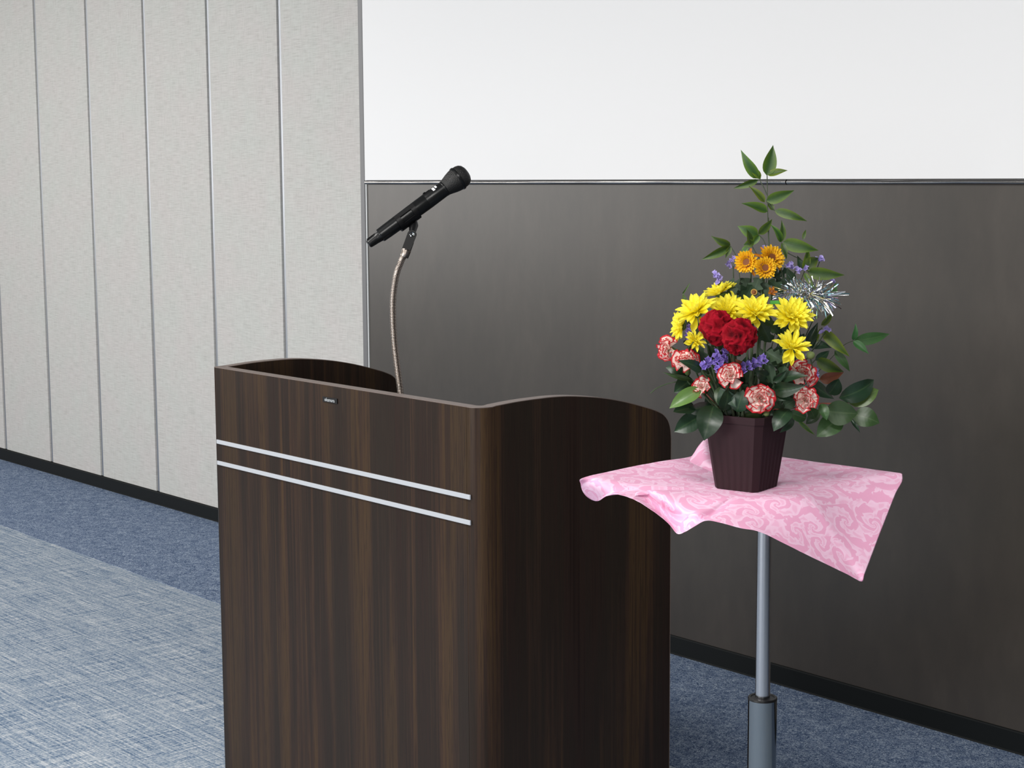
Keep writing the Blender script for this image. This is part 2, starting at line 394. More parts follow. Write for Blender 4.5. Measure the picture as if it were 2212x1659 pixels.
# white board with its chrome rail
bd = thing('whiteboard', 'large plain white wall board with chrome lower rail above dark lining', 'whiteboard', (-1.4, YW, 1.517))
MB().box((XD + 0.037, YW - 0.012, 1.534), (2.6, YW - 0.0005, 3.1), 0.0015).build('board_face', M['board'], bd)
def rail(x0, x1):
    prof = [(0.0005, 1.517)] + [(0.013 * math.sin(a) + 0.002, 1.5255 - 0.0082 * math.cos(a)) for a in [R(k) for k in range(20, 165, 12)]] + [(0.0005, 1.5338)]
    n = len(prof); vs = [(x0, YW - y, z) for y, z in prof] + [(x1, YW - y, z) for y, z in prof]
    fs = [[i, (i + 1) % n, (i + 1) % n + n, i + n] for i in range(n)] + [list(range(n))[::-1], [n + i for i in range(n)]]
    MB().add(vs, fs).build('lower_rail', M['rail'], bd, True, 50)
rail(XD + 0.037, -3.268); rail(-3.264, 2.6)

# ------------------------------------------------------------------ lectern
LX0, LX1, LY0, LD, T, RC = -3.5035, -2.508, 2.064, 0.538, 0.026, 0.036
lec = thing('lectern', 'dark walnut lectern with curved sides and two silver stripes across its front', 'lectern', ((LX0 + LX1) / 2, LY0 + LD / 2, 0.0015))
FT = 1.1
MB().box((LX0 + 0.0126, LY0, 0.05), (LX1 - RC - 0.0008, LY0 + T, FT)).build('front_panel', M['walnut'], lec)
MB().box((LX0 + 0.0126, LY0 - 0.0003, FT), (LX1 - RC - 0.0008, LY0 + T + 0.0003, FT + 0.0012)).build('edge_band', M['edge'], lec)
PROF = [(0.0, 1.1), (0.022, 1.1002), (0.036, 1.1008), (0.10, 1.1045), (0.16, 1.1055), (0.205, 1.105), (0.255, 1.1015), (0.33, 1.0915), (0.40, 1.0765), (0.47, 1.0565), (0.503, 1.0445), (0.518, 1.0355), (0.529, 1.023), (0.5355, 1.006), (0.538, 0.985)]
pts = spline([(0, y, z) for y, z in PROF], 5)
def side(x_out, sgn, RC, T, T2=None):
    """sgn +1 right side, -1 left side; plan path = rounded front corner then straight back"""
    path = []   # outer point, inner point, top z
    for k in range(9):
        a = PI / 2 * k / 8
        cx, cy = x_out - sgn * RC, LY0 + RC
        do = (sgn * math.sin(a), -math.cos(a))
        path.append(((cx + do[0] * RC, cy + do[1] * RC), (cx + do[0] * (RC - T), cy + do[1] * (RC - T)), 1.1))
    if T2:
        path.append(((x_out, LY0 + 0.0268), (x_out - sgn * T, LY0 + 0.0268), 1.1003)); T = T2
        path.append(((x_out, LY0 + 0.0269), (x_out - sgn * T, LY0 + 0.0269), 1.1003))
    for p in pts:
        if p.y > max(RC, 0.028) + 0.002:
            path.append(((x_out, LY0 + p.y), (x_out - sgn * T, LY0 + p.y), p.z))
    n = len(path); vs = []; fs = []
    for (o, i, z) in path: vs += [(o[0], o[1], 0.0015), (o[0], o[1], z), (i[0], i[1], z), (i[0], i[1], 0.0015)]
    for k in range(n - 1):
        a, b = 4 * k, 4 * k + 4
        for j in range(4): fs.append([a + j, b + j, b + (j + 1) % 4, a + (j + 1) % 4])
    fs += [[0, 1, 2, 3], [4 * n - 1, 4 * n - 2, 4 * n - 3, 4 * n - 4]]
    MB().add(vs, fs).build('side_panel', M['walnut'], lec, True, 35)
    vs = []; fs = []; e = 0.0004
    pr = [(o, i, z) for (o, i, z) in path]
    for k, (o, i, z) in enumerate(pr):
        tk = math.hypot(o[0] - i[0], o[1] - i[1])
        ox, oy = o[0] + (o[0] - i[0]) / tk * e, o[1] + (o[1] - i[1]) / tk * e
        ix, iy = i[0] - (o[0] - i[0]) / tk * e, i[1] - (o[1] - i[1]) / tk * e
        q = 0.0012 if k < n - 6 else 0.0
        vs += [(ox, oy, z - 0.0002), (ox, oy + (0.0012 if q == 0 else 0), z + q), (ix, iy + (0.0012 if q == 0 else 0), z + q), (ix, iy, z - 0.0002)]
    o, i, z = pr[-1]
    vs += [(o[0] + sgn * e, o[1], 0.0015), (o[0] + sgn * e, o[1] + 0.0012, 0.0015), (i[0] - sgn * e, i[1] + 0.0012, 0.0015), (i[0] - sgn * e, i[1], 0.0015)]
    for k in range(n):
        a, b = 4 * k, 4 * k + 4
        for j in range(4): fs.append([a + j, b + j, b + (j + 1) % 4, a + (j + 1) % 4])
    fs += [[0, 1, 2, 3], [4 * n + 3, 4 * n + 2, 4 * n + 1, 4 * n]]
    MB().add(vs, fs).build('edge_band', M['edge'], lec, True, 35)
side(LX1, 1, RC, T); side(LX0, -1, 0.0118, 0.0112, 0.026)
ix0, ix1 = LX0 + 0.026 + 0.0006, LX1 - T - 0.0006
MB().box((ix0, LY0 + T + 0.0006, 0.975), (ix1, LY0 + 0.46, 1.0), 0.001).build('desktop', M['walnut'], lec)
MB().box((ix0, LY0 + T + 0.0006, 0.62), (ix1, LY0 + 0.42, 0.64), 0.001).build('shelf', M['walnut'], lec)
MB().box((ix0, LY0 + T + 0.0006, 0.03), (ix1, LY0 + 0.46, 0.06), 0.001).build('bottom_board', M['walnut'], lec)
for z0, z1 in ((0.9178, 0.9275), (0.8668, 0.8765)):
    o = MB().box((-3.4885, LY0 - 0.0032, z0), (-2.5315, LY0 - 0.0001, z1), 0.0008).build('metal_strip', M['strip'], lec)
    o['label'] = 'pale silver stripe'
npl = MB().box((-3.0375, LY0 - 0.0022, 1.0632), (-2.983, LY0 - 0.0001, 1.0742), 0.0004).build('name_plate', M['black'], lec)
npl['label'] = 'small black maker plate'
fc = bpy.data.curves.new('lettering', 'FONT'); fc.body = 'okamura'; fc.size = 0.0107; fc.extrude = 0.0002; fc.align_x = 'CENTER'; fc.align_y = 'CENTER'; fc.offset = 0.0001
fo = bpy.data.objects.new('tmp', fc); COL.objects.link(fo)
bpy.context.view_layer.update()
lm = bpy.data.meshes.new_from_object(fo.evaluated_get(bpy.context.evaluated_depsgraph_get())); lm.name = 'lettering'
bpy.data.objects.remove(fo)
link('lettering', lm, M['letter'], npl, Matrix.Translation((-3.0108, LY0 - 0.00245, 1.0686)) @ Matrix.Rotation(PI / 2, 4, 'X'))

# ------------------------------------------------------------------ gooseneck stand
GD = 3.80
gb = at_y(865, 852, 2.262)
goose = thing('microphone_stand', 'bent silver gooseneck rising from behind the lectern front', 'mic stand', (gb.x, gb.y, 1.0))
MB().lathe([(0, 0.024), (0.004, 0.024), (0.007, 0.021), (0.009, 0.0125), (0.02, 0.0115)], (gb.x, gb.y, 1.0), (0, 0, 1)).build('base_flange', M['goose'], goose, True)
gp = spline([Vector((gb.x, gb.y, 1.008)), at(865, 850, GD), at(859, 800, GD), at(852.5, 745, GD), at(849, 690, GD), at(849.5, 640, GD), at(856, 595, GD), at(866, 566, GD), at(873, 551, GD)], 26)
NR = 330
ln = [0]
for a, b in zip(gp, gp[1:]): ln.append(ln[-1] + (b - a).length)
def along(s):
    s = max(0, min(ln[-1], s)); i = 0
    while i < len(ln) - 2 and ln[i + 1] < s: i += 1
    return gp[i].lerp(gp[i + 1], (s - ln[i]) / max(1e-9, ln[i + 1] - ln[i]))
rp = [along(ln[-1] * k / NR) for k in range(NR + 1)]
MB().tube(rp, [0.0074 if k % 3 else 0.0064 for k in range(NR + 1)], 14).build('gooseneck', M['goose'], goose, True, 80)
c0 = at(873.5, 553, GD); c1 = at(879, 539, GD); cax = (c1 - c0).normalized()
MB().lathe([(0, 0.0090), (0.0015, 0.0100), (0.016, 0.0106), (0.0185, 0.0100), (0.0195, 0.0085)], c0 - cax * 0.003, cax, 28).build('collar', M['goose'], goose, True)
# swivel and clip
tail, head = at(795.5, 528, GD), at(1009.5, 371, GD + 0.045)
max_ = (head - tail).normalized(); ML = (head - tail).length
side_v = max_.cross(UP).normalized(); toward = (-FW - max_ * (-FW).dot(max_)).normalized(); upm = max_.cross(toward)
if upm.dot(UP) < 0: upm = -upm
hinge = at(889.5, 508, GD)
MB().tube([c1 - cax * 0.0, c1 + cax * 0.018, hinge - cax * 0.006], [0.0098, 0.0094, 0.0085], 20).build('swivel_base', M['black'], goose, True)
yk = MB()
hx = (cax - toward * cax.dot(toward)).normalized(); hy = hx.cross(toward)
for sd in (1, -1):
    Mx = Matrix.Translation(hinge + toward * (0.0085 * sd)) @ Matrix((hx, hy, toward)).transposed().to_4x4()
    out = [(-0.036, -0.0095), (-0.036, 0.0095)] + [(0.0095 * math.sin(a), 0.0105 * math.cos(a)) for a in [PI * k / 10 for k in range(11)]]
    n = len(out); vs = [Mx @ Vector((x, y, z)) for z in (-0.0028, 0.0028) for x, y in out]
    yk.add(vs, [list(range(n))[::-1], [n + i for i in range(n)]] + [[i, (i + 1) % n, (i + 1) % n + n, i + n] for i in range(n)])
yk.build('swivel_yoke', M['black'], goose, False)
MB().lathe([(-0.001, 0.0062), (0.0012, 0.0060), (0.0016, 0.0045), (0.0008, 0.0035)], hinge + toward * 0.0113, toward, 20).build('swivel_screw', M['chrome'], goose, True)
# cradle round the microphone body
cf = 0.36
rmic = 0.0175
def shell(f0, f1, a0, a1, r0, r1, n=14):
    vs = []; fs = []
    for f in (f0, f1):
        for rr in (r0, r1):
            for k in range(n + 1):
                a = R(a0 + (a1 - a0) * k / n)
                vs.append(tail + max_ * (ML * f) + (upm * math.sin(a) + toward * math.cos(a)) * rr)
    m = n + 1
    for k in range(n):
        fs += [[k, k + 1, m + k + 1, m + k], [2 * m + k, 3 * m + k, 3 * m + k + 1, 2 * m + k + 1], [k, 2 * m + k, 2 * m + k + 1, k + 1], [m + k, m + k + 1, 3 * m + k + 1, 3 * m + k]]
    fs += [[0, m, 3 * m, 2 * m], [n, 2 * m + n, 3 * m + n, m + n]]
    return vs, fs
cr = MB()
ri, ro = 0.0186, 0.0222
cr.add(*shell(0.285, 0.325, -215, 35, ri, ro)); cr.add(*shell(0.435, 0.475, -215, 35, ri, ro))
cr.add(*shell(0.285, 0.475, 14, 38, ri, ro, 4)); cr.add(*shell(0.285, 0.475, -218, -194, ri, ro, 4))
cr.add(*shell(0.285, 0.475, -150, -32, ri, ro, 8))
mc = tail + max_ * (ML * 0.385)
cr.tube([mc - upm * 0.0215, mc - upm * 0.026, hinge], [0.0135, 0.0105, 0.0062], 16)
cr.build('clip', M['black'], goose, True, 30)

# ------------------------------------------------------------------ microphone
mic = thing('microphone', 'black handheld wireless microphone resting tilted in the gooseneck clip', 'microphone', tail)
def lat(prof, name, mat, n=36):
    return MB().lathe([(f * ML, r) for f, r in prof], tail, max_, n, toward).build(name, mat, mic, True, 35)
lat([(0.118, 0.0146), (0.121, 0.0160), (0.2, 0.01665), (0.40, 0.0177), (0.583, 0.0184), (0.586, 0.0182), (0.589, 0.0184), (0.70, 0.0180), (0.755, 0.0178)], 'body', M['mic'])
lat([(0.755, 0.0178), (0.758, 0.0183), (0.768, 0.0183), (0.771, 0.0180)], 'neck_ring', M['mic'])
cap = lat([(0.0, 0.0070), (0.006, 0.0094), (0.03, 0.0104), (0.07, 0.0112), (0.112, 0.0128), (0.118, 0.0140)], 'antenna_cap', M['mic'])
lat([(0.771, 0.0182), (0.80, 0.0204), (0.835, 0.0236), (0.87, 0.0259), (0.893, 0.0267)], 'lower_grille', M['mesh'])
lat([(0.891, 0.0268), (0.893, 0.0280), (0.903, 0.0285), (0.912, 0.0282), (0.914, 0.0270)], 'grille_band', M['mic'])
lat([(0.912, 0.0268), (0.94, 0.0262), (0.965, 0.0240), (0.982, 0.0200), (0.993, 0.0140), (0.998, 0.0070), (1.0, 0.0005)], 'grille_ball', M['mesh'])
for f0, f1, a0, a1 in ((0.672, 0.692, 26, 62), (0.700, 0.716, 36, 66)):
    o = MB().add(*shell(f0, f1, a0, a1, 0.0179, 0.01845, 6)).build('paper_label', M['label'], mic); o['label'] = 'white paper label'
MB().add(*shell(0.595, 0.655, 62, 88, 0.0180, 0.0190, 4)).build('switch_plate', M['black'], mic)
MB().add(*shell(0.598, 0.618, 66, 84, 0.0188, 0.0206, 4)).build('switch', M['black'], mic)
MB().add(*shell(0.015, 0.108, 60, 105, 0.0100, 0.0121, 6)).build('antenna_rib', M['black'], mic)

# ------------------------------------------------------------------ pedestal stand
D0 = 2.75
PX = D0 / F_PX           # metres per pixel at the bouquet
E1 = Vector((RT.x, RT.y, 0)).normalized(); E2 = Vector((FW.x, FW.y, 0)).normalized(); EZ = Vector((0, 0, 1))
pole0 = at(1650, 1300, D0)
ZC = at(1630, 1052, D0).z
st = thing('pedestal_stand', 'round chrome pedestal stand under the pink sheet, right of the lectern', 'stand', (pole0.x, pole0.y, 0.0015))
PB = Vector((pole0.x, pole0.y, 0))
MB().lathe([(0.655, 0.0121), (ZC - 0.012, 0.0121)], PB, EZ, 40).build('pole', M['steel'], st, True)
ZT = at(1647, 1517, D0).z
MB().lathe([(ZT - 0.0012, 0.0236), (ZT - 0.001, 0.0240), (ZT + 0.002, 0.0240), (ZT + 0.003, 0.0232), (ZT + 0.003, 0.0195), (ZT + 0.0015, 0.0185), (ZT + 0.0015, 0.0124)], PB, EZ, 40).build('collar', M['black'], st, True)
MB().lathe([(0.03, 0.0236), (ZT - 0.0012, 0.0236)], PB, EZ, 48).build('outer_tube', M['chrome'], st, True)
MB().lathe([(0.0015, 0.19), (0.012, 0.19), (0.02, 0.17), (0.03, 0.05), (0.034, 0.03)], PB, EZ, 48).build('base_plate', M['chrome'], st, True)
MB().lathe([(ZC - 0.012, 0.066), (ZC - 0.011, 0.068), (ZC - 0.003, 0.068), (ZC - 0.0022, 0.067)], PB, EZ, 48).build('table_top', M['dark'], st, True)

# ------------------------------------------------------------------ pink sheet
BND = [  # px, py, depth beyond the pole, crease point (px, py, depth) or None
 (1256, 1034, 0.000, (1290, 1032, 0.01)), (1254, 1046, 0.012, (1292, 1036, 0.0)), (1258, 1062, 0.028, (1300, 1043, -0.012)), (1268, 1075, 0.038, (1310, 1052, -0.02)), (1282, 1083, 0.036, (1320, 1060, -0.025)), (1294, 1083, 0.022, (1328, 1064, -0.03)),
 (1308, 1074, -0.012, (1338, 1066, -0.045)), (1326, 1069, -0.055, None), (1348, 1073, -0.07, None), (1372, 1082, -0.09, (1374, 1062, -0.065, 0.008)), (1394, 1095, -0.105, (1398, 1059, -0.065, 0.03)), (1420, 1113, -0.115, (1426, 1074, -0.085, 0.045)), (1444, 1133, -0.125, (1448, 1091, -0.10, 0.045)),
 (1462, 1155, -0.135, (1480, 1105, -0.125, 0.03)), (1478, 1152, -0.15, (1504, 1113, -0.145, 0.015)), (1500, 1139, -0.16, None), (1526, 1126, -0.17, None), (1560, 1132, -0.175, None), (1600, 1143, -0.18, None), (1640, 1150, -0.18, None), (1690, 1174, -0.18, None), (1740, 1199, -0.175, None),
 (1800, 1228, -0.165, None), (1835, 1245, -0.16, None), (1862, 1259, -0.155, None), (1868, 1243, -0.15, None), (1882, 1206, -0.12, None), (1900, 1158, -0.085, None), (1918, 1112, -0.05, None), (1936, 1066, -0.02, None),
 (1944, 1052, -0.008, None), (1950, 1040, 0.008, None), (1950, 1028, 0.02, None), (1945, 1023, 0.03, None), (1900, 1017, 0.07, None), (1850, 1010, 0.11, None), (1780, 1001, 0.165, None), (1715, 992, 0.21, None),
 (1650, 982, 0.25, None), (1600, 972, 0.265, None), (1560, 958, 0.24, None), (1538, 949, 0.205, (1560, 1000, 0.14)), (1522, 950, 0.185, (1535, 1002, 0.12)), (1508, 965, 0.18, (1510, 1004, 0.13)), (1498, 982, 0.185, (1490, 1005, 0.14)), (1485, 989, 0.18, None), (1430, 997, 0.145, None), (1370, 1008, 0.10, None), (1310, 1021, 0.05, None)]
CC = Vector((pole0.x, pole0.y, ZC)); CPX = 1640
bp = [at(x, y, D0 + d) for x, y, d, c in BND]
qp = []
for (x, y, d, c), b in zip(BND, bp):
    if c: qp.append(at(c[0], c[1], D0 + c[2]))
    else:
        q = CC.lerp(b, 0.80); q.z = ZC + (b.z - ZC) * 0.70; qp.append(q)
def closed(P, n):
    m = len(P); out = []
    for i in range(m):
        a, b, c, d = P[i - 1], P[i], P[(i + 1) % m], P[(i + 2) % m]
        for k in range(n):
            t = k / n
            out.append(0.5 * ((2 * b) + (c - a) * t + (2 * a - 5 * b + 4 * c - d) * t * t + (3 * b - a - 3 * c + d) * t ** 3))
    return out
NS = 4
rec = [(c[3] if c and len(c) > 3 else 0.0) for x, y, d, c in BND]
rec2 = [rec[i] * (1 - k / NS) + rec[(i + 1) % len(rec)] * k / NS for i in range(len(rec)) for k in range(NS)]
bp2, qp2 = closed(bp, NS), closed(qp, NS)
rings = [0.0, 0.15, 0.3, 0.4, 0.5, 0.58, 0.66, 0.73, 0.8, 0.85, 0.9, 0.95, 1.0]
vs = [CC.copy()]; uvs = [(0.0, 0.0)]; nb = len(bp2)
prev = [CC.copy()] * nb; L = [0.0] * nb
for s in rings[1:]:
    for k in range(nb):
        b, q = bp2[k], qp2[k]
        if s <= 0.8:
            f = s / 0.8; p = CC.lerp(q, f); dq = (q - CC).xy.length; g = max(0.0, (dq * f - 0.072) / max(1e-4, dq - 0.072)); p.z = ZC + (q.z - ZC) * g ** 1.6
        else:
            f = (s - 0.8) / 0.2; rc = rec2[k]; tq = q + (q - CC.lerp(q, 0.85)) * 0.35 * (1 - min(1, rc * 60)) + (FW * rc * 1.2 - EZ * rc * 0.55)
            p = q * (1 - f) ** 2 + tq * 2 * f * (1 - f) + b * f * f
            p = p.lerp(q.lerp(b, f), 0.35 * (1 - min(1, rc * 60)))
        if 0.3 < s < 1.0:
            wv = min(1, (s - 0.3) / 0.4)
            p.z += 0.004 * wv * noise.noise(Vector((p.x * 17, p.y * 17, 3.0))) + 0.0012 * wv * noise.noise(Vector((p.x * 60, p.y * 60, 1.0)))
        if s == 1.0: p = p + EZ * (0.0007 * noise.noise(Vector((k * 0.9, 0, 0))))
        L[k] += (p - prev[k]).length; prev[k] = p
        vs.append(p); dr = (b - CC); an = math.atan2(dr.dot(E2), dr.dot(E1)); uvs.append((math.cos(an) * L[k], math.sin(an) * L[k]))
ck = []
for i_, (x_, y_, d_, c_) in enumerate(BND): ck += [1.0 if c_ else 0.0] * NS
for it in range(14):
    new = list(vs)
    for i in range(4, len(rings) - 2):
        for k in range(nb):
            idx = 1 + i * nb + k
            up_, dn_ = vs[idx - nb], vs[idx + nb]; lf_, rt_ = vs[1 + i * nb + (k - 1) % nb], vs[1 + i * nb + (k + 1) % nb]
            c = min(1.0, sum(ck[(k + o) % nb] for o in range(-6, 7)) / 7)
            new[idx] = vs[idx].lerp((up_ + dn_ + lf_ * 2 + rt_ * 2) / 6, 0.6 * (1 - c))
    vs = new
fs = [[0, 1 + k, 1 + (k + 1) % nb] for k in range(nb)]
for i in range(len(rings) - 2):
    a = 1 + i * nb; b = a + nb
    for k in range(nb): fs.append([a + k, b + k, b + (k + 1) % nb, a + (k + 1) % nb])
me = mesh('pink_sheet', [v - CC for v in vs], fs, True, None, uvs)
sheet = link('pink_sheet', me, M['pink'], None, Matrix.Translation(CC + EZ * 0.0008))
tag(sheet, 'pink damask cloth with scrolling leaf pattern draped over the pedestal stand', 'cloth')
so = sheet.modifiers.new('thickness', 'SOLIDIFY'); so.thickness = 0.0006; so.offset = 1
ss = sheet.modifiers.new('smooth', 'SUBSURF'); ss.levels = 1; ss.render_levels = 1
ZS = ZC + 0.0022

# ------------------------------------------------------------------ flower pot
TH = R(36.4)
ux = (E1 * -math.cos(TH) + E2 * math.sin(TH)); uy = (E1 * math.sin(TH) + E2 * math.cos(TH))
fcn = at_z(1633, 1065, ZS)            # front corner on the sheet
PC = fcn + (ux + uy) * (0.0787 / 2)
PH = 0.122
def pot_ring(z, a, rib, inset=0.0):
    """square with chamfered corners, ribs along the faces"""
    h = a / 2 - inset; c = h * 0.80; out = []
    order = [((-1, 0), (0, -1))]
    corners = [(-1, -1), (1, -1), (1, 1), (-1, 1)]
    nrm = [(0, -1), (1, 0), (0, 1), (-1, 0)]
    for i in range(4):
        n = nrm[i]; t = (-n[1], n[0])
        for k in range(37):
            s = -c + 2 * c * k / 36
            rr = rib * (0.5 - 0.5 * math.cos(2 * PI * 6 * k / 36))
            out.append((n[0] * (h - rr) + t[0] * s, n[1] * (h - rr) + t[1] * s))
    return [Vector((PC.x, PC.y, 0)) + ux * x + uy * y + EZ * z for x, y in out]
pr = [(ZS, 0.0775, 0.0006), (ZS + 0.002, 0.0790, 0.0014), (ZS + 0.03, 0.0865, 0.0014), (ZS + 0.06, 0.0938, 0.0012), (ZS + 0.078, 0.098, 0.0006), (ZS + 0.092, 0.1015, 0.0), (ZS + 0.11, 0.106, 0.0), (ZS + 0.1102, 0.1085, 0.0), (ZS + PH, 0.111, 0.0)]
vs = []; n = 148
for z, a, rb in pr: vs += pot_ring(z, a, rb)
for z, a in ((ZS + PH, 0.105), (ZS + 0.08, 0.094)): vs += pot_ring(z, a, 0)
fs = [list(range(n))[::-1]]
for i in range(len(pr) + 1):
    for k in range(n): fs.append([i * n + k, i * n + (k + 1) % n, (i + 1) * n + (k + 1) % n, (i + 1) * n + k])
pot = thing('flower_pot', 'dark plum square flower pot with ribbed sides standing on the pink cloth', 'flower pot', PC)
MB().add(vs, fs).build('pot_wall', M['pot'], pot, True, 25)
fm = MB(); rr = pot_ring(ZS + 0.085, 0.0935, 0); rr2 = pot_ring(ZS + 0.108, 0.100, 0)
fm.add(rr + rr2, [list(range(n))[::-1], [n + i for i in range(n)]] + [[k, (k + 1) % n, (k + 1) % n + n, n + k] for k in range(n)])
fm.build('floral_foam', M['foam'], pot)
FOAM = PC + EZ * 0.108

# ------------------------------------------------------------------ plant parts (meshes shared by all copies)
def sheet_mesh(name, nx, ny, fn, mat, extra=None):
    vs = []; al = []; ed = []; rim = []
    for i in range(nx + 1):
        u = i / nx
        for j in range(ny + 1):
            v = -1 + 2 * j / ny
            vs.append(fn(u, v)); al.append(u); ed.append(abs(v)); rim.append(extra(u, v) if extra else u)
    fs = [[i * (ny + 1) + j, (i + 1) * (ny + 1) + j, (i + 1) * (ny + 1) + j + 1, i * (ny + 1) + j + 1] for i in range(nx) for j in range(ny)]
    me = mesh(name, vs, fs, True, {'along': al, 'edge': ed, 'rim': rim}); me.materials.append(M[mat]); return me
def leaf_fn(kind, arch, fold, twist):
    def fn(u, v):
        if kind == 'lance': wd = 2.85 * (u ** 0.62) * ((1 - u) ** 1.2)
        elif kind == 'ovate': wd = math.sin(PI * min(1, u ** 0.82)) ** 0.72 if u < 0.86 else (math.sin(PI * 0.86 ** 0.82) ** 0.72) * (1 - (u - 0.86) / 0.14) ** 1.25
        elif kind == 'blade': wd = (1 - u) ** 0.6 * min(1, 0.35 + u * 5)
        else:
            wd = 2.0 * (u ** 0.5) * ((1 - u) ** 0.6) * (0.78 + 0.30 * math.sin(u * 17.0))
        wd = max(wd, 0.0)
        y = 0.5 * v * wd
        z = arch * 4 * u * (1 - u) + fold * abs(v) * wd + 0.02 * math.sin(9 * u + 2 * v) * wd * v
        return (u, y * (1 - 0.1 * abs(v) * fold), z + twist * (u - 0.5) * v * wd * 0.5)
    return fn
LEAF = {}
def leafmesh(kind, mat, var):
    k = (kind, mat, var)
    if k not in LEAF:
        a = [(0.10, 0.10, 0.1), (0.17, 0.06, -0.2), (0.05, 0.14, 0.25), (0.22, 0.08, 0.0)][var % 4]
        nx = 16 if kind == 'lobed' else 10
        LEAF[k] = sheet_mesh('leaf', nx, 4, leaf_fn(kind, *a), mat)
    return LEAF[k]
def leaf(parent, b, t, wpx, dd=(0.0, 0.0), kind='lance', mat='nandina_leaf', var=None, roll=None, flip=1):
    """leaf from base pixel b to tip pixel t, wpx wide, at depths D0 + dd"""
    if var is None: var = random.randrange(4)
    if roll is None: roll = random.uniform(-0.5, 0.5)
    B, Tp = at(b[0], b[1], D0 + dd[0]), at(t[0], t[1], D0 + dd[1])
    x = Tp - B; ln_ = x.length; x.normalize()
    z = -FW; z = (z - x * z.dot(x)).normalized(); z = Quaternion(x, roll) @ z
    y = z.cross(x)
    wd = wpx * PX / max(0.6, math.cos(roll))
    Mx = Matrix((x * ln_, y * wd, z * ln_ * 0.8)).transposed().to_4x4(); Mx.translation = B
    return link('leaf', leafmesh(kind, mat, var), None, parent, Mx)
def stem(parent, pts, r, mat='stem', name='stem', n=6):
    return MB().tube(spline(pts, 5), r, n).build(name, M[mat], parent, True, 60)
def foam_pt(px, dd):
    """where a stem from pixel column px enters the foam"""
    a = max(-0.035, min(0.035, (px - 1625) * PX * 0.35)); b = max(-0.03, min(0.03, dd * 0.4))
    return FOAM + E1 * a + E2 * b

def frame(pos, n, spin=0.0):
    q = n.to_track_quat('Z', 'Y').to_matrix().to_4x4()
    return Matrix.Translation(pos) @ q @ Matrix.Rotation(spin, 4, 'Z')

# --- yellow chrysanthemums
def petal_fn(cup, tipw):
    def fn(u, v):
        wd = (0.16 + 0.84 * math.sin(PI * min(1, u * 0.62 + 0.0) ** 1.0) ** 1.3)
        if u > 0.62: wd *= max(0.05, 1 - ((u - 0.62) / 0.38) ** 1.6 * tipw)
        return (u, 0.5 * v * wd, cup * (u * u) + 0.10 * v * v * wd - 0.03 * math.cos(v * 2.4) * u)
    return fn
PET = [sheet_mesh('petal', 7, 4, petal_fn(c, tw), 'yellow_petal') for c, tw in ((0.14, 0.94), (0.26, 0.90), (0.04, 0.95))]
def chrysanthemum(label, px, py, dd, n, dpx, seed, drop=(), sparse=1.0, leaves=(), stem_via=None):
    rnd = random.Random(seed)
    pos = at(px, py, D0 + dd); nv = cv(*n); base = foam_pt(px, dd)
    root = thing('yellow_chrysanthemum', label, 'flower', base, 'yellow chrysanthemums in the arrangement')
    Rr = dpx / 2 * PX
    Fm = frame(pos, nv, rnd.random() * 6)
    for (cnt, el, lf, r0, wd) in ((14, 2, 1.0, 0.10, 0.235), (13, 20, 0.90, 0.09, 0.22), (12, 37, 0.72, 0.07, 0.19), (9, 54, 0.50, 0.05, 0.15), (6, 70, 0.32, 0.02, 0.11)):
        cnt = max(4, int(cnt * sparse))
        for k in range(cnt):
            if sparse < 1 and el < 30 and rnd.random() < 0.12: continue
            az = 2 * PI * (k + rnd.uniform(-0.28, 0.28)) / cnt + el
            e = R(el + rnd.uniform(-9, 9)); l = Rr * lf * rnd.uniform(0.9, 1.08)
            Mx = Fm @ Matrix.Rotation(az, 4, 'Z') @ Matrix.Translation((Rr * r0, 0, 0)) @ Matrix.Rotation(-e, 4, 'Y') @ Matrix.Rotation(rnd.uniform(-0.25, 0.25), 4, 'X') @ Matrix.Diagonal((l, Rr * wd * 1.45, l, 1))
            link('petal', PET[rnd.randrange(3)], None, root, Mx)
    for (dx, dy, lpx, wp) in drop:     # petals that hang out of the head
        t = at(px + dx, py + dy, D0 + dd - 0.012); b = pos - nv * 0.004 + (t - pos).normalized() * Rr * 0.15
        x = (t - b); l = x.length; x.normalize(); z = (-FW + nv * 0.4); z = (z - x * z.dot(x)).normalized(); y = z.cross(x)
        Mx = Matrix((x * l, y * wp * PX * 1.15, z * l)).transposed().to_4x4(); Mx.translation = b
        link('petal', PET[2], None, root, Mx)
    MB().lathe([(0, 0.14 * Rr), (0.10 * Rr, 0.17 * Rr), (0.17 * Rr, 0.10 * Rr), (0.19 * Rr, 0.02 * Rr)], pos, nv, 14).build('flower_eye', M['yellow_eye'], root, True, 80)
    MB().lathe([(-0.30 * Rr, 0.06 * Rr), (-0.24 * Rr, 0.22 * Rr), (-0.10 * Rr, 0.36 * Rr), (-0.03 * Rr, 0.34 * Rr)], pos, nv, 16).build('calyx', M['calyx'], root, True, 80)
    p0 = pos - nv * 0.28 * Rr
    stem(root, [p0, p0 - nv * 0.02 - EZ * 0.008, (p0 + base) / 2 + EZ * -0.005, base - EZ * 0.012], 0.0017)
    for lf in leaves: leaf(root, *lf[0:3], dd=(dd + 0.02, dd + 0.03), kind='lobed', mat='mum_leaf')
    sx, sy = px + (1632 - px) * 0.12, py + 0.30 * (880 - py)
    for k in range(7):
        f = 0.10 + 0.80 * k / 6
        x = px + (1632 - px) * f * 0.8; y = py + 18 + (868 - py) * f; a = rnd.uniform(0, 2 * PI); l = rnd.uniform(34, 50)
        leaf(root, (x, y), (x + l * math.cos(a), y + l * 0.8 * math.sin(a)), rnd.uniform(26, 36), dd=(dd + 0.03 + 0.02 * (1 - f), dd + rnd.uniform(0.03, 0.06)), kind='lobed', mat='mum_leaf')
    return root

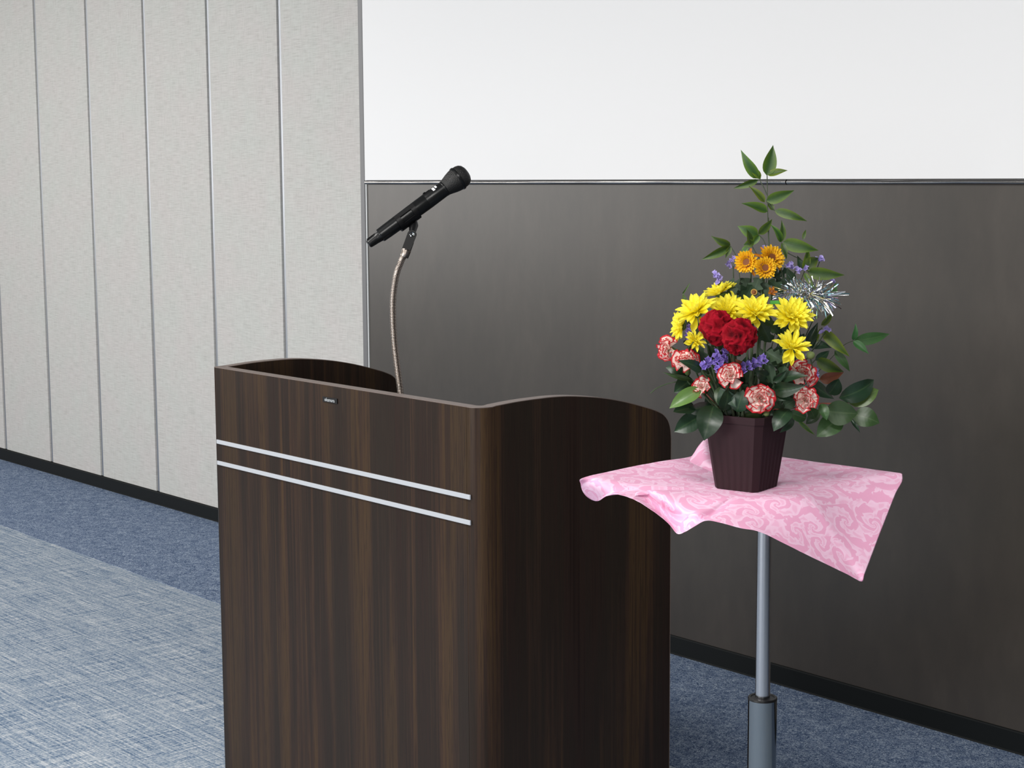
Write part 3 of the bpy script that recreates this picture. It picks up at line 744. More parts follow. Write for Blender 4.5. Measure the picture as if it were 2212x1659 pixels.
Y = chrysanthemum
Y('yellow chrysanthemum at the top, tilted up and seen from its side with one hanging petal', 1556, 633, 0.0, (-0.35, 0.86, 0.12), 74, 1, drop=((32, 6, 34, 20),), leaves=(((1590, 640), (1606, 600), 30), ((1560, 610), (1548, 640), 18)))
Y('largest yellow chrysanthemum at the left, open upward above the red cockscomb', 1504, 672, -0.035, (-0.45, 0.70, 0.55), 90, 2, drop=((22, 40, 30, 17), (-8, 48, 30, 15)), leaves=(((1515, 700), (1496, 730), 26),))
Y('yellow chrysanthemum at the far left edge, turned away and seen from its side', 1473, 703, -0.01, (-0.93, 0.10, 0.22), 66, 3, drop=((-14, 32, 26, 11),), leaves=(((1500, 715), (1478, 745), 22),))
Y('yellow chrysanthemum half hidden behind the left red cockscomb', 1572, 672, -0.03, (-0.05, 0.62, 0.78), 78, 4, leaves=(((1590, 650), (1570, 610), 30), ((1600, 660), (1625, 615), 34)))
Y('yellow chrysanthemum in the centre, above the right red cockscomb', 1631, 674, -0.055, (0.05, 0.72, 0.66), 86, 5, drop=((-8, 26, 28, 19), (6, 36, 30, 14)), leaves=(((1640, 690), (1665, 740), 36), ((1650, 690), (1690, 730), 34)))
Y('yellow chrysanthemum right of centre, under the silver tinsel', 1710, 684, -0.055, (0.02, 0.55, 0.82), 86, 6, drop=((-30, 22, 30, 17), (10, 38, 30, 17), (36, 24, 28, 16)), leaves=(((1700, 700), (1680, 770), 36), ((1690, 710), (1716, 745), 26)))
Y('lowest yellow chrysanthemum at the right, with loose drooping petals', 1711, 750, -0.085, (0.10, 0.62, 0.72), 76, 7, drop=((-20, 36, 36, 17), (-2, 42, 36, 11), (24, 30, 32, 13), (-34, -14, 30, 15)), sparse=0.8, leaves=(((1690, 780), (1655, 760), 34), ((1695, 790), (1680, 850), 34)))
Y('small yellow chrysanthemum at the left, below the largest one', 1503, 736, -0.06, (0.30, 0.35, 0.85), 48, 8, drop=((-27, 6, 28, 12), (-20, -18, 24, 11)), sparse=0.75, leaves=(((1510, 750), (1530, 790), 26),))

# --- orange spray chrysanthemums
def ray_fn(u, v):
    wd = 0.5 + 0.5 * math.sin(PI * min(1, u * 0.75))
    if u > 0.8: wd *= 1 - ((u - 0.8) / 0.2) ** 2 * 0.6
    return Vector((u, 0.5 * v * wd, 0.12 * u * u + 0.1 * v * v))
def ray_layer(Fm, Rr, cnt, el, lf, r0, wd, rnd):
    vs = []; fs = []; al = []; ed = []
    for k in range(cnt):
        az = 2 * PI * (k + rnd.uniform(-0.2, 0.2)) / cnt
        l = Rr * lf * rnd.uniform(0.9, 1.08)
        Mx = Fm @ Matrix.Rotation(az, 4, 'Z') @ Matrix.Translation((Rr * r0, 0, 0)) @ Matrix.Rotation(-R(el + rnd.uniform(-7, 7)), 4, 'Y') @ Matrix.Diagonal((l, Rr * wd, l, 1))
        o = len(vs)
        for i in range(6):
            for j in range(4):
                u, v = i / 5, -1 + 2 * j / 3
                vs.append(Mx @ ray_fn(u, v)); al.append(u); ed.append(abs(v))
        fs += [[o + i * 4 + j, o + (i + 1) * 4 + j, o + (i + 1) * 4 + j + 1, o + i * 4 + j + 1] for i in range(5) for j in range(3)]
    return vs, fs, al, ed
def orange(label, px, py, dd, n, dpx, seed, back=0, leaves=()):
    rnd = random.Random(seed); pos = at(px, py, D0 + dd); nv = cv(*n); base = foam_pt(px, dd); Rr = dpx / 2 * PX
    root = thing('orange_chrysanthemum', label, 'flower', base, 'orange chrysanthemums near the top')
    Fm = frame(pos, nv, rnd.random() * 6)
    for (cnt, el, lf, r0, wd) in ((22, 6, 0.80, 0.20, 0.27), (20, 20, 0.66, 0.19, 0.23), (16, 38, 0.42, 0.16, 0.17)):
        vs, fs, al, ed = ray_layer(Fm, Rr, cnt, el, lf, r0, wd, rnd)
        me = mesh('ray_petals', [v - base for v in vs], fs, True, {'along': al, 'edge': ed}); me.materials.append(M['orange_petal'])
        link('ray_petals', me, None, root, Matrix.Translation(base))
    if back:
        vs, fs, al, ed = ray_layer(frame(pos - nv * 0.004, nv), Rr, back, -28, 1.05, 0.2, 0.24, rnd)
        me = mesh('outer_petals', [v - base for v in vs], fs, True, {'along': al, 'edge': ed}); me.materials.append(M['orange_back'])
        link('outer_petals', me, None, root, Matrix.Translation(base))
    MB().lathe([(0.02 * Rr, 0.24 * Rr), (0.07 * Rr, 0.22 * Rr), (0.05 * Rr, 0.10 * Rr), (0.12 * Rr, 0.05 * Rr), (0.13 * Rr, 0.01)], pos, nv, 14).build('flower_eye', M['orange_eye'], root, True, 80)
    MB().lathe([(-0.34 * Rr, 0.07 * Rr), (-0.26 * Rr, 0.26 * Rr), (-0.02 * Rr, 0.34 * Rr)], pos, nv, 14).build('calyx', M['calyx'], root, True, 80)
    p0 = pos - nv * 0.32 * Rr
    stem(root, [p0, p0 - nv * 0.018 - EZ * 0.012, p0.lerp(base, 0.4) - nv * 0.008, base - EZ * 0.012], 0.0016)
    for lf in leaves: leaf(root, *lf[0:3], dd=(dd + 0.02, dd + 0.025), kind='lobed', mat='mum_leaf')
orange('left orange chrysanthemum, turned a little to the left', 1613, 566, -0.005, (-0.42, 0.05, 0.9), 52, 11, 5, leaves=(((1625, 620), (1590, 640), 40), ((1608, 600), (1620, 640), 34), ((1600, 628), (1572, 608), 40)))
orange('front orange chrysanthemum, facing forward with a round brown eye', 1653, 579, -0.02, (0.0, 0.08, 1.0), 50, 12, 0, leaves=(((1640, 600), (1626, 640), 34), ((1660, 605), (1690, 640), 30), ((1655, 610), (1650, 650), 36)))
orange('rear orange chrysanthemum, behind and above the other two', 1667, 557, 0.005, (0.30, 0.36, 0.85), 58, 13, 7, leaves=(((1672, 580), (1684, 612), 22), ((1675, 600), (1700, 580), 22)))
def stub(label, px, py, dd, rest):
    pos = at(px, py, D0 + dd); base = foam_pt(px, dd); nv = cv(0.0, 0.15, 1)
    root = thing('spent_chrysanthemum', label, 'flower', base, 'bare flower heads under the orange chrysanthemums')
    MB().lathe([(-0.006, 0.0022), (-0.003, 0.0046), (0.0, 0.0054), (0.001, 0.0047), (-0.0005, 0.0036)], pos, nv, 16).build('rim', M['orange_back'] if rest else plain('tan_rim', (0.46, 0.28, 0.07), 0.6), root, True, 80)
    MB().lathe([(-0.001, 0.0038), (0.0008, 0.0030), (0.001, 0.0004)], pos, nv, 12).build('flower_eye', M['orange_eye'], root, True, 80)
    if rest:
        vs, fs, al, ed = ray_layer(frame(pos, nv), 0.0075, 5, 25, 1.0, 0.2, 0.5, random.Random(3))
        me = mesh('ray_petals', [v - base for v in vs[:]], fs, True, {'along': al, 'edge': ed}); me.materials.append(M['orange_back'])
        link('ray_petals', me, None, root, Matrix.Translation(base))
    stem(root, [pos - nv * 0.005, pos - nv * 0.012 - EZ * 0.014, pos.lerp(base, 0.5), base - EZ * 0.012], 0.0018)
stub('bare round flower head with a brown centre, between the orange and yellow flowers', 1629, 631, -0.03, 0)
stub('small withered orange flower head beside the tinsel', 1668, 630, -0.025, 1)

# --- carnations
def carn_fn(seed):
    r = random.Random(seed); ph = [r.uniform(0, 6) for _ in range(4)]
    def fn(u, v):
        sp = 0.62 * v
        rad = u * (0.90 + 0.10 * math.cos(sp * 2) - (0.05 * (0.5 + 0.5 * math.sin(v * 24 + ph[0])) if u > 0.95 else 0))
        x = rad * math.cos(sp); y = rad * math.sin(sp) * 1.05
        z = u ** 2 * (0.17 * math.sin(v * 4.4 + ph[1]) + 0.08 * math.sin(v * 9 + ph[2])) + 0.10 * u * u
        return (x, y, z)
    return fn
def carn_rim(u, v): return max(u, 0.78 + 0.22 * (abs(v) - 0.8) / 0.2 if abs(v) > 0.8 and u > 0.5 else 0)
CARN = [sheet_mesh('petal', 9, 10, carn_fn(s), 'carnation_petal', carn_rim) for s in (1, 2, 3)]
def carnation(label, px, py, dd, n, dpx, seed, dense=1.0, via=None):
    rnd = random.Random(seed); pos = at(px, py, D0 + dd); nv = cv(*n); base = foam_pt(px, dd); Rr = dpx / 2 * PX
    root = thing('carnation', label, 'flower', base, 'red and white carnations in the arrangement')
    Fm = frame(pos - nv * Rr * 0.25, nv, rnd.random() * 6)
    for (cnt, el, lf) in ((7, 8, 1.0), (7, 26, 0.86), (6, 44, 0.70), (4, 62, 0.55), (3, 78, 0.42)):
        for k in range(max(3, int(cnt * dense))):
            az = 2 * PI * (k + rnd.uniform(-0.3, 0.3)) / max(3, int(cnt * dense)) + el
            l = Rr * lf * rnd.uniform(0.88, 1.06)
            Mx = Fm @ Matrix.Rotation(az, 4, 'Z') @ Matrix.Rotation(-R(el + rnd.uniform(-16, 16)), 4, 'Y') @ Matrix.Rotation(rnd.uniform(-0.7, 0.7), 4, 'X') @ Matrix.Diagonal((l, l * rnd.uniform(0.85, 1.05), l * rnd.uniform(0.9, 1.5), 1))
            link('petal', CARN[rnd.randrange(3)], None, root, Mx)
    MB().lathe([(-0.026, 0.0022), (-0.024, 0.0046), (-0.012, 0.0052), (-0.002, 0.0058), (0.002, 0.0045)], pos - nv * Rr * 0.28, nv, 14).build('calyx', M['calyx'], root, True, 80)
    p0 = pos - nv * (Rr * 0.28 + 0.025)
    stem(root, [p0, p0 - nv * 0.015 - EZ * 0.003, (p0 + base) / 2, base - EZ * 0.010], 0.0016)
K = carnation
K('red and white carnation at the far left, seen from its side', 1438, 752, -0.005, (-0.85, 0.28, 0.40), 62, 21)
K('red and white carnation behind a dark leaf at the left, facing upward', 1482, 775, -0.045, (-0.15, 0.72, 0.62), 66, 22)
K('smallest red and white carnation, at the lower left among leaves', 1514, 835, -0.055, (-0.30, 0.30, 0.9), 50, 23, 0.8)
K('red and white carnation below the right red cockscomb', 1579, 809, -0.085, (-0.25, 0.30, 0.92), 62, 24)
K('red and white carnation in the middle at the pot rim, facing forward', 1643, 860, -0.085, (0.05, 0.10, 1.0), 68, 25)
K('red and white carnation at the right, above the pot rim', 1740, 862, -0.075, (0.10, 0.30, 0.92), 66, 26)
K('redder carnation at the right, under the lowest yellow chrysanthemum', 1738, 806, -0.05, (0.25, 0.40, 0.86), 66, 27)

# --- celosia (cockscomb)
def celosia(label, px, py, dd, wpx, hpx, n, seed):
    pos = at(px, py, D0 + dd); nv = cv(*n); base = foam_pt(px, dd)
    root = thing('celosia', label, 'flower', base, 'red cockscombs in the centre')
    bm = bmesh.new(); bmesh.ops.create_icosphere(bm, subdivisions=6, radius=1.0)
    cs = []
    off = Vector((seed * 3.1, seed * 1.7, 0.4))
    for v in bm.verts:
        p = v.co.normalized()
        wp = p * 2.1 + off + Vector((noise.noise(p * 2.6 + off), noise.noise(p * 2.6 + off + Vector((9, 0, 0))), 0)) * 0.55
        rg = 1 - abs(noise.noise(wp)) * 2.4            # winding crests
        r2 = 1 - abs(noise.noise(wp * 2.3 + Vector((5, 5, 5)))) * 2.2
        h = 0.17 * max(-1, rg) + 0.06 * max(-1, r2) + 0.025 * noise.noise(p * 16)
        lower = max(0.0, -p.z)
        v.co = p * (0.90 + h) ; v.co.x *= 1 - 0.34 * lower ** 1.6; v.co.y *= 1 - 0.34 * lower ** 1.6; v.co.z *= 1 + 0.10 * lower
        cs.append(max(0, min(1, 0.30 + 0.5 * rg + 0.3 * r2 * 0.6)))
    me = bpy.data.meshes.new('crest'); bm.to_mesh(me); bm.free()
    for p in me.polygons: p.use_smooth = True
    a = me.attributes.new('crest', 'FLOAT', 'POINT'); a.data.foreach_set('value', cs); me.materials.append(M['celosia'])
    Mx = frame(pos, nv) @ Matrix.Diagonal((wpx / 2 * PX * 0.97, wpx / 2 * PX * 0.88, hpx / 2 * PX * 0.97, 1))
    link('crest', me, None, root, Mx)
    p0 = pos - nv * hpx / 2 * PX * 0.85
    stem(root, [p0, p0 - nv * 0.02, (p0 + base) / 2, base - EZ * 0.01], 0.0024, 'stem_dark')
    return root
celosia('left red cockscomb, a velvety ball partly behind the other', 1549, 708, -0.070, 74, 76, (-0.12, 0.80, 0.58), 1)
c2 = celosia('right red cockscomb, a velvety ball in front of the other', 1596, 727, -0.100, 74, 78, (0.10, 0.80, 0.58), 2)
leaf(c2, (1605, 800), (1578, 772), 26, (-0.05, -0.06), 'lance', 'rust_leaf')

# --- statice
def floret_mesh(mat, seed):
    r = random.Random(seed); vs = []; al = []; fs = []
    for k in range(5):
        az = 2 * PI * k / 5 + r.uniform(-0.2, 0.2); o = len(vs); el = R(r.uniform(25, 70))
        for i in range(4):
            for j in range(3):
                u, v = i / 3, j - 1
                wd = 0.25 + 0.75 * u; rr = u
                x = rr * math.cos(el); z = rr * math.sin(el) * 0.9 + 0.14 * math.sin(v * 3 + k + u * 5) * u
                y = 0.55 * v * wd
                vs.append((x * math.cos(az) - y * math.sin(az), x * math.sin(az) + y * math.cos(az), z)); al.append(u)
        fs += [[o + i * 3 + j, o + (i + 1) * 3 + j, o + (i + 1) * 3 + j + 1, o + i * 3 + j + 1] for i in range(3) for j in range(2)]
    me = mesh('floret', vs, fs, True, {'along': al}); me.materials.append(M[mat]); return me
FLO = {m: [floret_mesh(m, s) for s in (1, 2, 3)] for m in ('statice_petal', 'statice_pale')}
def statice(label, spots, dd, mat='statice_petal', size=9.0, seed=0):
    rnd = random.Random(seed + 50); px = sum(s[0] for s in spots) / len(spots); py = sum(s[1] for s in spots) / len(spots)
    base = foam_pt(px, dd); cen = at(px, py, D0 + dd)
    root = thing('statice', label, 'flower', base, 'purple statice sprigs in the arrangement')
    for (x, y) in spots:
        d2 = dd + rnd.uniform(-0.006, 0.004); p = at(x, y, D0 + d2)
        nv = cv(rnd.uniform(-0.6, 0.6), rnd.uniform(0.1, 0.8), rnd.uniform(0.5, 1))
        s = size * PX * rnd.uniform(0.85, 1.15)
        link('floret', FLO[mat][rnd.randrange(3)], None, root, frame(p - nv * s * 0.3, nv, rnd.random() * 6) @ Matrix.Diagonal((s, s, s, 1)))
    sp = at(px, py + 4, D0 + dd + 0.006)
    stem(root, [sp, sp.lerp(base, 0.4) + E2 * 0.01, base - EZ * 0.01], 0.0011, 'stem_dark')
def grid(cx, cy, w, h, n, seed):
    r = random.Random(seed); return [(cx + r.uniform(-w, w) * 0.5, cy + r.uniform(-h, h) * 0.5) for _ in range(n)]
statice('large upright purple statice between the two lower carnations at left', grid(1557, 780, 24, 40, 16, 1), -0.070, size=8.5, seed=1)
statice('small purple statice left of the large upright one', [(1519, 787), (1527, 781), (1532, 776), (1522, 795), (1529, 792), (1535, 785)], -0.065, size=8.5, seed=2)
statice('row of purple statice rising to the right below the right cockscomb', [(1605, 790), (1607, 800), (1617, 786), (1620, 797), (1628, 781), (1631, 792), (1640, 776), (1644, 786), (1651, 771), (1654, 781)], -0.080, size=9, seed=3)
statice('pale purple statice at the upper left, apart from the flowers', [(1545, 590), (1551, 594), (1547, 599), (1553, 603), (1551, 610), (1556, 600), (1545, 596)], 0.01, 'statice_pale', 7.5, 4)
statice('pale purple statice left of the orange chrysanthemums', [(1572, 570), (1578, 564), (1584, 558), (1576, 575), (1594, 577), (1598, 582)], 0.015, 'statice_pale', 7.5, 5)
statice('pale purple statice behind the top of the rear orange chrysanthemum', [(1652, 536), (1660, 539), (1668, 537), (1674, 538)], 0.03, 'statice_pale', 8, 6)
statice('pale purple statice right of the orange chrysanthemums', [(1703, 573), (1709, 570), (1711, 578), (1722, 581), (1727, 585), (1741, 580)], 0.01, 'statice_pale', 8, 7)
statice('small pale statice at the upper right between two nandina leaves', [(1763, 559), (1769, 562), (1774, 557), (1776, 561)], 0.03, 'statice_pale', 7.5, 8)
statice('single purple statice at the right, behind the tinsel', [(1796, 604), (1799, 608)], 0.03, 'statice_pale', 7, 9)
statice('pale statice tip at the right below the tinsel', [(1784, 710), (1790, 713), (1775, 718)], 0.0, 'statice_pale', 8, 10)
statice('purple statice at the left between two yellow chrysanthemums', [(1489, 705), (1487, 714), (1492, 720), (1484, 727), (1489, 733)], -0.03, 'statice_petal', 8, 11)
statice('mauve statice at the right behind the redder carnation', [(1764, 806), (1767, 812), (1764, 800), (1745, 768)], -0.02, 'statice_pale', 6, 12)

# --- silver tinsel
def tinsel():
    rnd = random.Random(5); cpos = at(1752, 639, D0 - 0.03); base = foam_pt(1752, 0)
    root = thing('tinsel_pick', 'silver tinsel burst on a stick at the right of the flowers', 'ornament', base)
    vs = []; fs = []; cols = []
    for k in range(430):
        a = rnd.uniform(-40, 30)
        c = cpos + RT * (a * PX) + UP * ((-0.13 * a + rnd.uniform(-5, 5)) * PX) - FW * rnd.uniform(-0.008, 0.008)
        th = rnd.uniform(0, 2 * PI)
        d = cv(math.cos(th) + a / 55, math.sin(th) * 0.85, rnd.uniform(-0.8, 0.9))
        l = rnd.uniform(26, 52) * PX; wd = rnd.uniform(0.5, 1.25) * PX * 1.15
        sd = d.cross(Vector((rnd.uniform(-1, 1), rnd.uniform(-1, 1), rnd.uniform(-1, 1)))).normalized() * wd
        nn = d.cross(sd).normalized(); o = len(vs); cr = rnd.uniform(-0.006, 0.006); tw = rnd.uniform(-1.2, 1.2)
        tint = (0.66, 0.68, 0.70)
        q = rnd.random()
        if q < 0.10: tint = (0.45, 0.85, 0.95)
        elif q < 0.16: tint = (0.90, 0.75, 0.45)
        elif q < 0.22: tint = (0.70, 0.62, 0.95)
        for i in range(4):
            t = i / 3; s2 = Quaternion(d, tw * t) @ sd
            p = c + d * (l * t) + nn * (cr * t * t) - EZ * (0.004 * t * t); vs += [p - s2, p + s2]; cols += [tint, tint]
        fs += [[o + 2 * i, o + 2 * i + 1, o + 2 * i + 3, o + 2 * i + 2] for i in range(3)]
    me = mesh('foil_strips', [v - base for v in vs], fs, False); me.materials.append(M['foil'])
    ca = me.color_attributes.new('tint', 'FLOAT_COLOR', 'POINT')
    for i, c in enumerate(cols): ca.data[i].color = (*c, 1)
    o = link('foil_strips', me, None, root, Matrix.Translation(base)); o['kind'] = 'stuff'
    stem(root, [cpos, at(1725, 670, D0 - 0.02), at(1690, 760, D0), base - EZ * 0.01], 0.0012, 'stem', 'stick')
    MB().box((-0.0085, -0.003, -0.0045), (0.0085, 0.003, 0.0045), 0.001, Matrix.Translation(at(1675, 654, D0 - 0.04)) @ frame(Vector((0, 0, 0)), cv(0, 0.1, 1))).build('green_tape', M['green_tape'], root)
tinsel()

# --- nandina sprigs
def sprig(label, cat, at_px, dd, stems, leaves, mat='nandina_leaf', kind='lance', name='nandina_sprig', smat='stem_dark', rad=0.0008):
    base = foam_pt(at_px, dd); root = thing(name, label, cat, base, 'leafy sprigs of the arrangement')
    for st_ in stems:
        P = [at(p[0], p[1], D0 + dd + (p[2] if len(p) > 2 else 0)) for p in st_]
        if P[-1].z < FOAM.z + 0.075 or len(st_[-1]) > 3: P.append(base - EZ * 0.008)
        stem(root, P, rad, smat)
    for l in leaves:
        b, t, wp = l[0], l[1], l[2]; m = l[3] if len(l) > 3 and l[3] else mat; kd = l[4] if len(l) > 4 and l[4] else kind
        d = l[5] if len(l) > 5 else (0, random.uniform(-0.012, 0.008))
        roll = l[6] if len(l) > 6 else None
        leaf(root, b, t, wp, (dd + d[0], dd + d[1]), kd, m, None, roll)
    return root
sprig('tall nandina sprig rising above all flowers, in front of the white board', 'foliage', 1655, 0.02,
      [[(1657, 378), (1658, 430), (1659, 500), (1661, 560), (1655, 680), (1640, 860, 0, 1)], [(1640, 387), (1650, 405), (1657, 422)], [(1673, 455), (1664, 445), (1658, 436)], [(1660, 470), (1661, 510), (1664, 560)], [(1638, 506), (1650, 520), (1658, 545)], [(1624, 530), (1632, 545), (1650, 570)]],
      [((1639, 386), (1600, 323), 25), ((1656, 379), (1670, 313), 34, None, None, (0, 0.0), 0.1), ((1643, 387), (1611, 360), 19, 'nandina_light'), ((1658, 378), (1702, 368), 18, 'nandina_light'), ((1638, 388), (1584, 407), 17), ((1652, 437), (1617, 401), 18, 'nandina_light'),
       ((1655, 434), (1716, 411), 28), ((1658, 457), (1601, 439), 23), ((1673, 455), (1744, 478), 23), ((1671, 454), (1655, 434), 13), ((1638, 506), (1668, 473), 21), ((1638, 507), (1593, 488), 30), ((1624, 528), (1613, 493), 24), ((1628, 522), (1606, 529), 20),
       ((1640, 508), (1622, 532), 16), ((1616, 534), (1600, 548), 14)])
sprig('small three leaved nandina sprig at the upper left', 'foliage', 1590, 0.02,
      [[(1578, 531), (1592, 560), (1600, 620), (1615, 760), (1620, 860, 0, 1)]],
      [((1578, 530), (1535, 509), 18), ((1577, 532), (1515, 561), 22), ((1578, 532), (1567, 558), 14)])
sprig('nandina sprig at the upper right, its longest leaf above the tinsel', 'foliage', 1700, 0.02,
      [[(1688, 523), (1686, 560), (1690, 640), (1660, 780), (1645, 860, 0, 1)], [(1738, 585), (1728, 610), (1700, 680), (1670, 800), (1650, 860, 0, 1)], [(1690, 540), (1712, 552), (1735, 565), (1744, 586)]],
      [((1688, 523), (1688, 475), 17), ((1687, 523), (1664, 484), 18), ((1691, 523), (1769, 541), 33, None, None, (0, -0.01), 0.2), ((1690, 525), (1699, 561), 15), ((1737, 584), (1744, 533), 19, 'nandina_light'), ((1733, 582), (1768, 556), 32), ((1732, 585), (1722, 552), 18, 'mum_leaf'),
       ((1744, 587), (1825, 594), 31, None, None, (0, -0.015), 0.25), ((1735, 518), (1741, 496), 8), ((1738, 590), (1763, 627), 12, None, None, (-0.045, -0.06)), ((1790, 650), (1806, 608), 22, 'nandina_far'),
       ((1715, 605), (1700, 578), 20, 'mum_leaf'), ((1690, 600), (1705, 625), 24, 'mum_leaf')])
sprig('nandina sprig at the right below the tinsel, with a yellowish drooping leaf', 'foliage', 1750, 0.02,
      [[(1776, 708), (1755, 730), (1710, 770), (1670, 840), (1650, 870, 0, 1)], [(1763, 775), (1740, 800), (1690, 850), (1660, 880, 0, 1)]],
      [((1776, 713), (1836, 771), 28, 'nandina_light', None, (0, -0.01), 0.2), ((1774, 703), (1799, 674), 16, 'nandina_light'), ((1746, 748), (1767, 696), 24, 'camellia_dark', 'lance'), ((1758, 743), (1772, 709), 13, 'nandina_light'), ((1745, 745), (1797, 752), 24, 'camellia_dark', 'lance'),
       ((1761, 778), (1792, 757), 22, 'camellia_dark', 'lance'), ((1763, 775), (1823, 803), 30), ((1803, 757), (1836, 803), 21, 'nandina_far'), ((1770, 820), (1823, 804), 28, 'rust_leaf'), ((1746, 823), (1802, 862), 32, 'camellia_dark', 'lance')])
sprig('three leaved nandina tip standing apart at the far right', 'foliage', 1760, 0.06,
      [[(1843, 736), (1820, 748), (1780, 790), (1720, 850), (1680, 885, 0, 1)]],
      [((1844, 737), (1922, 721), 31, None, None, (0, 0.01), 0.1), ((1843, 735), (1848, 698), 15), ((1843, 737), (1877, 765), 20)], 'nandina_far', rad=0.0006)
# camellia
sprig('camellia sprig at the lower right, with a glossy pale leaf at its end', 'foliage', 1700, -0.02,
      [[(1838, 868), (1815, 872), (1770, 872), (1720, 880), (1690, 890), (1670, 893, 0, 1)], [(1800, 905), (1760, 892), (1715, 892)]],
      [((1812, 860), (1888, 820), 44, 'camellia_dark', None, (0, 0.01), 0.3), ((1834, 872), (1898, 842), 42, 'camellia_light', None, (0.01, 0.01), -0.2), ((1783, 888), (1853, 893), 54, 'camellia_mid', None, (-0.02, -0.03), 0.2), ((1843, 896), (1900, 914), 44, 'camellia_mid', None, (0.0, -0.01)), ((1818, 900), (1764, 944), 46, 'camellia_mid', None, (-0.005, -0.015)),
       ((1774, 872), (1786, 908), 22, 'camellia_mid', None, (-0.03, -0.04)), ((1770, 885), (1741, 916), 24, 'camellia_mid'), ((1724, 908), (1761, 940), 10, 'nandina_leaf', 'lance'), ((1838, 905), (1858, 935), 11, 'camellia_dark', 'lance'), ((1790, 852), (1812, 818), 36, 'camellia_dark')],
      'camellia_mid', 'ovate', 'camellia_sprig', 'stem_red', 0.0012)
sprig('camellia leaves hanging over the right half of the pot rim', 'foliage', 1690, -0.055,
      [[(1703, 888), (1690, 886), (1675, 884), (1665, 890, 0, 1)]],
      [((1705, 884), (1671, 932), 34, 'camellia_dark', None, (0, -0.02), 0.5), ((1710, 893), (1684, 935), 20, 'camellia_dark', None, (0.01, -0.01), -0.4), ((1742, 903), (1702, 890), 26, 'camellia_mid', None, (0.01, 0)), ((1656, 897), (1591, 902), 28, 'camellia_mid', None, (0.01, 0.005), 0.4), ((1655, 890), (1690, 905), 20, 'camellia_dark'), ((1640, 893), (1608, 880), 30, 'camellia_dark', None, (0.02, 0.02)),
       ((1560, 893), (1590, 868), 26, 'camellia_dark', None, (0.02, 0.02)), ((1760, 905), (1745, 880), 26, 'camellia_mid', None, (0.02, 0.02))],
      'camellia_dark', 'ovate', 'camellia_sprig', 'stem_red', 0.0012)
sprig('broad dark leaves spreading right between the two lower right carnations', 'foliage', 1665, -0.05,
      [[(1672, 840), (1668, 860), (1662, 885, 0, 1)]],
      [((1673, 842), (1741, 833), 38, 'camellia_dark', 'lance', (-0.02, -0.06), 0.2), ((1688, 817), (1747, 812), 26, 'camellia_dark', 'lance', (-0.01, -0.045), -0.3), ((1670, 825), (1700, 799), 18, 'camellia_dark', 'lance', (-0.02, -0.03)), ((1676, 852), (1712, 866), 28, 'camellia_dark', 'lance', (-0.02, -0.03)), ((1669, 830), (1655, 757), 24, 'mum_leaf', 'lance', (0, 0.01)),
       ((1660, 815), (1630, 800), 28, 'camellia_dark', 'lance'), ((1665, 850), (1640, 820), 30, 'mum_leaf', 'lance', (0.02, 0.02)), ((1680, 800), (1690, 740), 26, 'mum_leaf', 'lance', (0.03, 0.03)), ((1665, 800), (1640, 750), 34, 'mum_leaf', 'lance', (0.03, 0.03)), ((1620, 850), (1600, 830), 30, 'mum_leaf', 'lance', (0.02, 0.02)), ((1690, 860), (1725, 840), 34, 'mum_leaf', 'lance', (0.02, 0.02)), ((1690, 880), (1720, 862), 30, 'mum_leaf', 'lance', (0.01, 0.02))],
      'camellia_dark', 'lance', 'leaf_sprig', 'stem', 0.0013)
sprig('camellia sprig at the lower left, its largest leaf hanging beside the pot', 'foliage', 1550, -0.02,
      [[(1519, 843), (1530, 856), (1540, 872), (1548, 885), (1570, 893, 0, 1)], [(1500, 832), (1512, 836), (1519, 843)]],
      [((1515, 841), (1446, 882), 32, 'camellia_light', None, (-0.03, -0.04), 0.35), ((1541, 876), (1521, 952), 56, 'camellia_dark', None, (-0.035, -0.055), 0.15), ((1513, 898), (1456, 933), 42, 'camellia_dark', None, (-0.01, -0.02)), ((1502, 880), (1454, 890), 28, 'camellia_dark', None, (-0.02, -0.03), 0.6), ((1538, 874), (1480, 886), 28, 'camellia_dark', None, (-0.02, -0.02)),
       ((1500, 905), (1512, 926), 26, 'camellia_dark', None, (0.0, 0.0)), ((1500, 830), (1471, 843), 10, 'camellia_mid', 'lance'), ((1552, 868), (1544, 849), 14, 'camellia_mid', 'lance'), ((1600, 868), (1566, 888), 18, 'camellia_mid', 'lance')],
      'camellia_dark', 'ovate', 'camellia_sprig', 'stem_red', 0.0012)
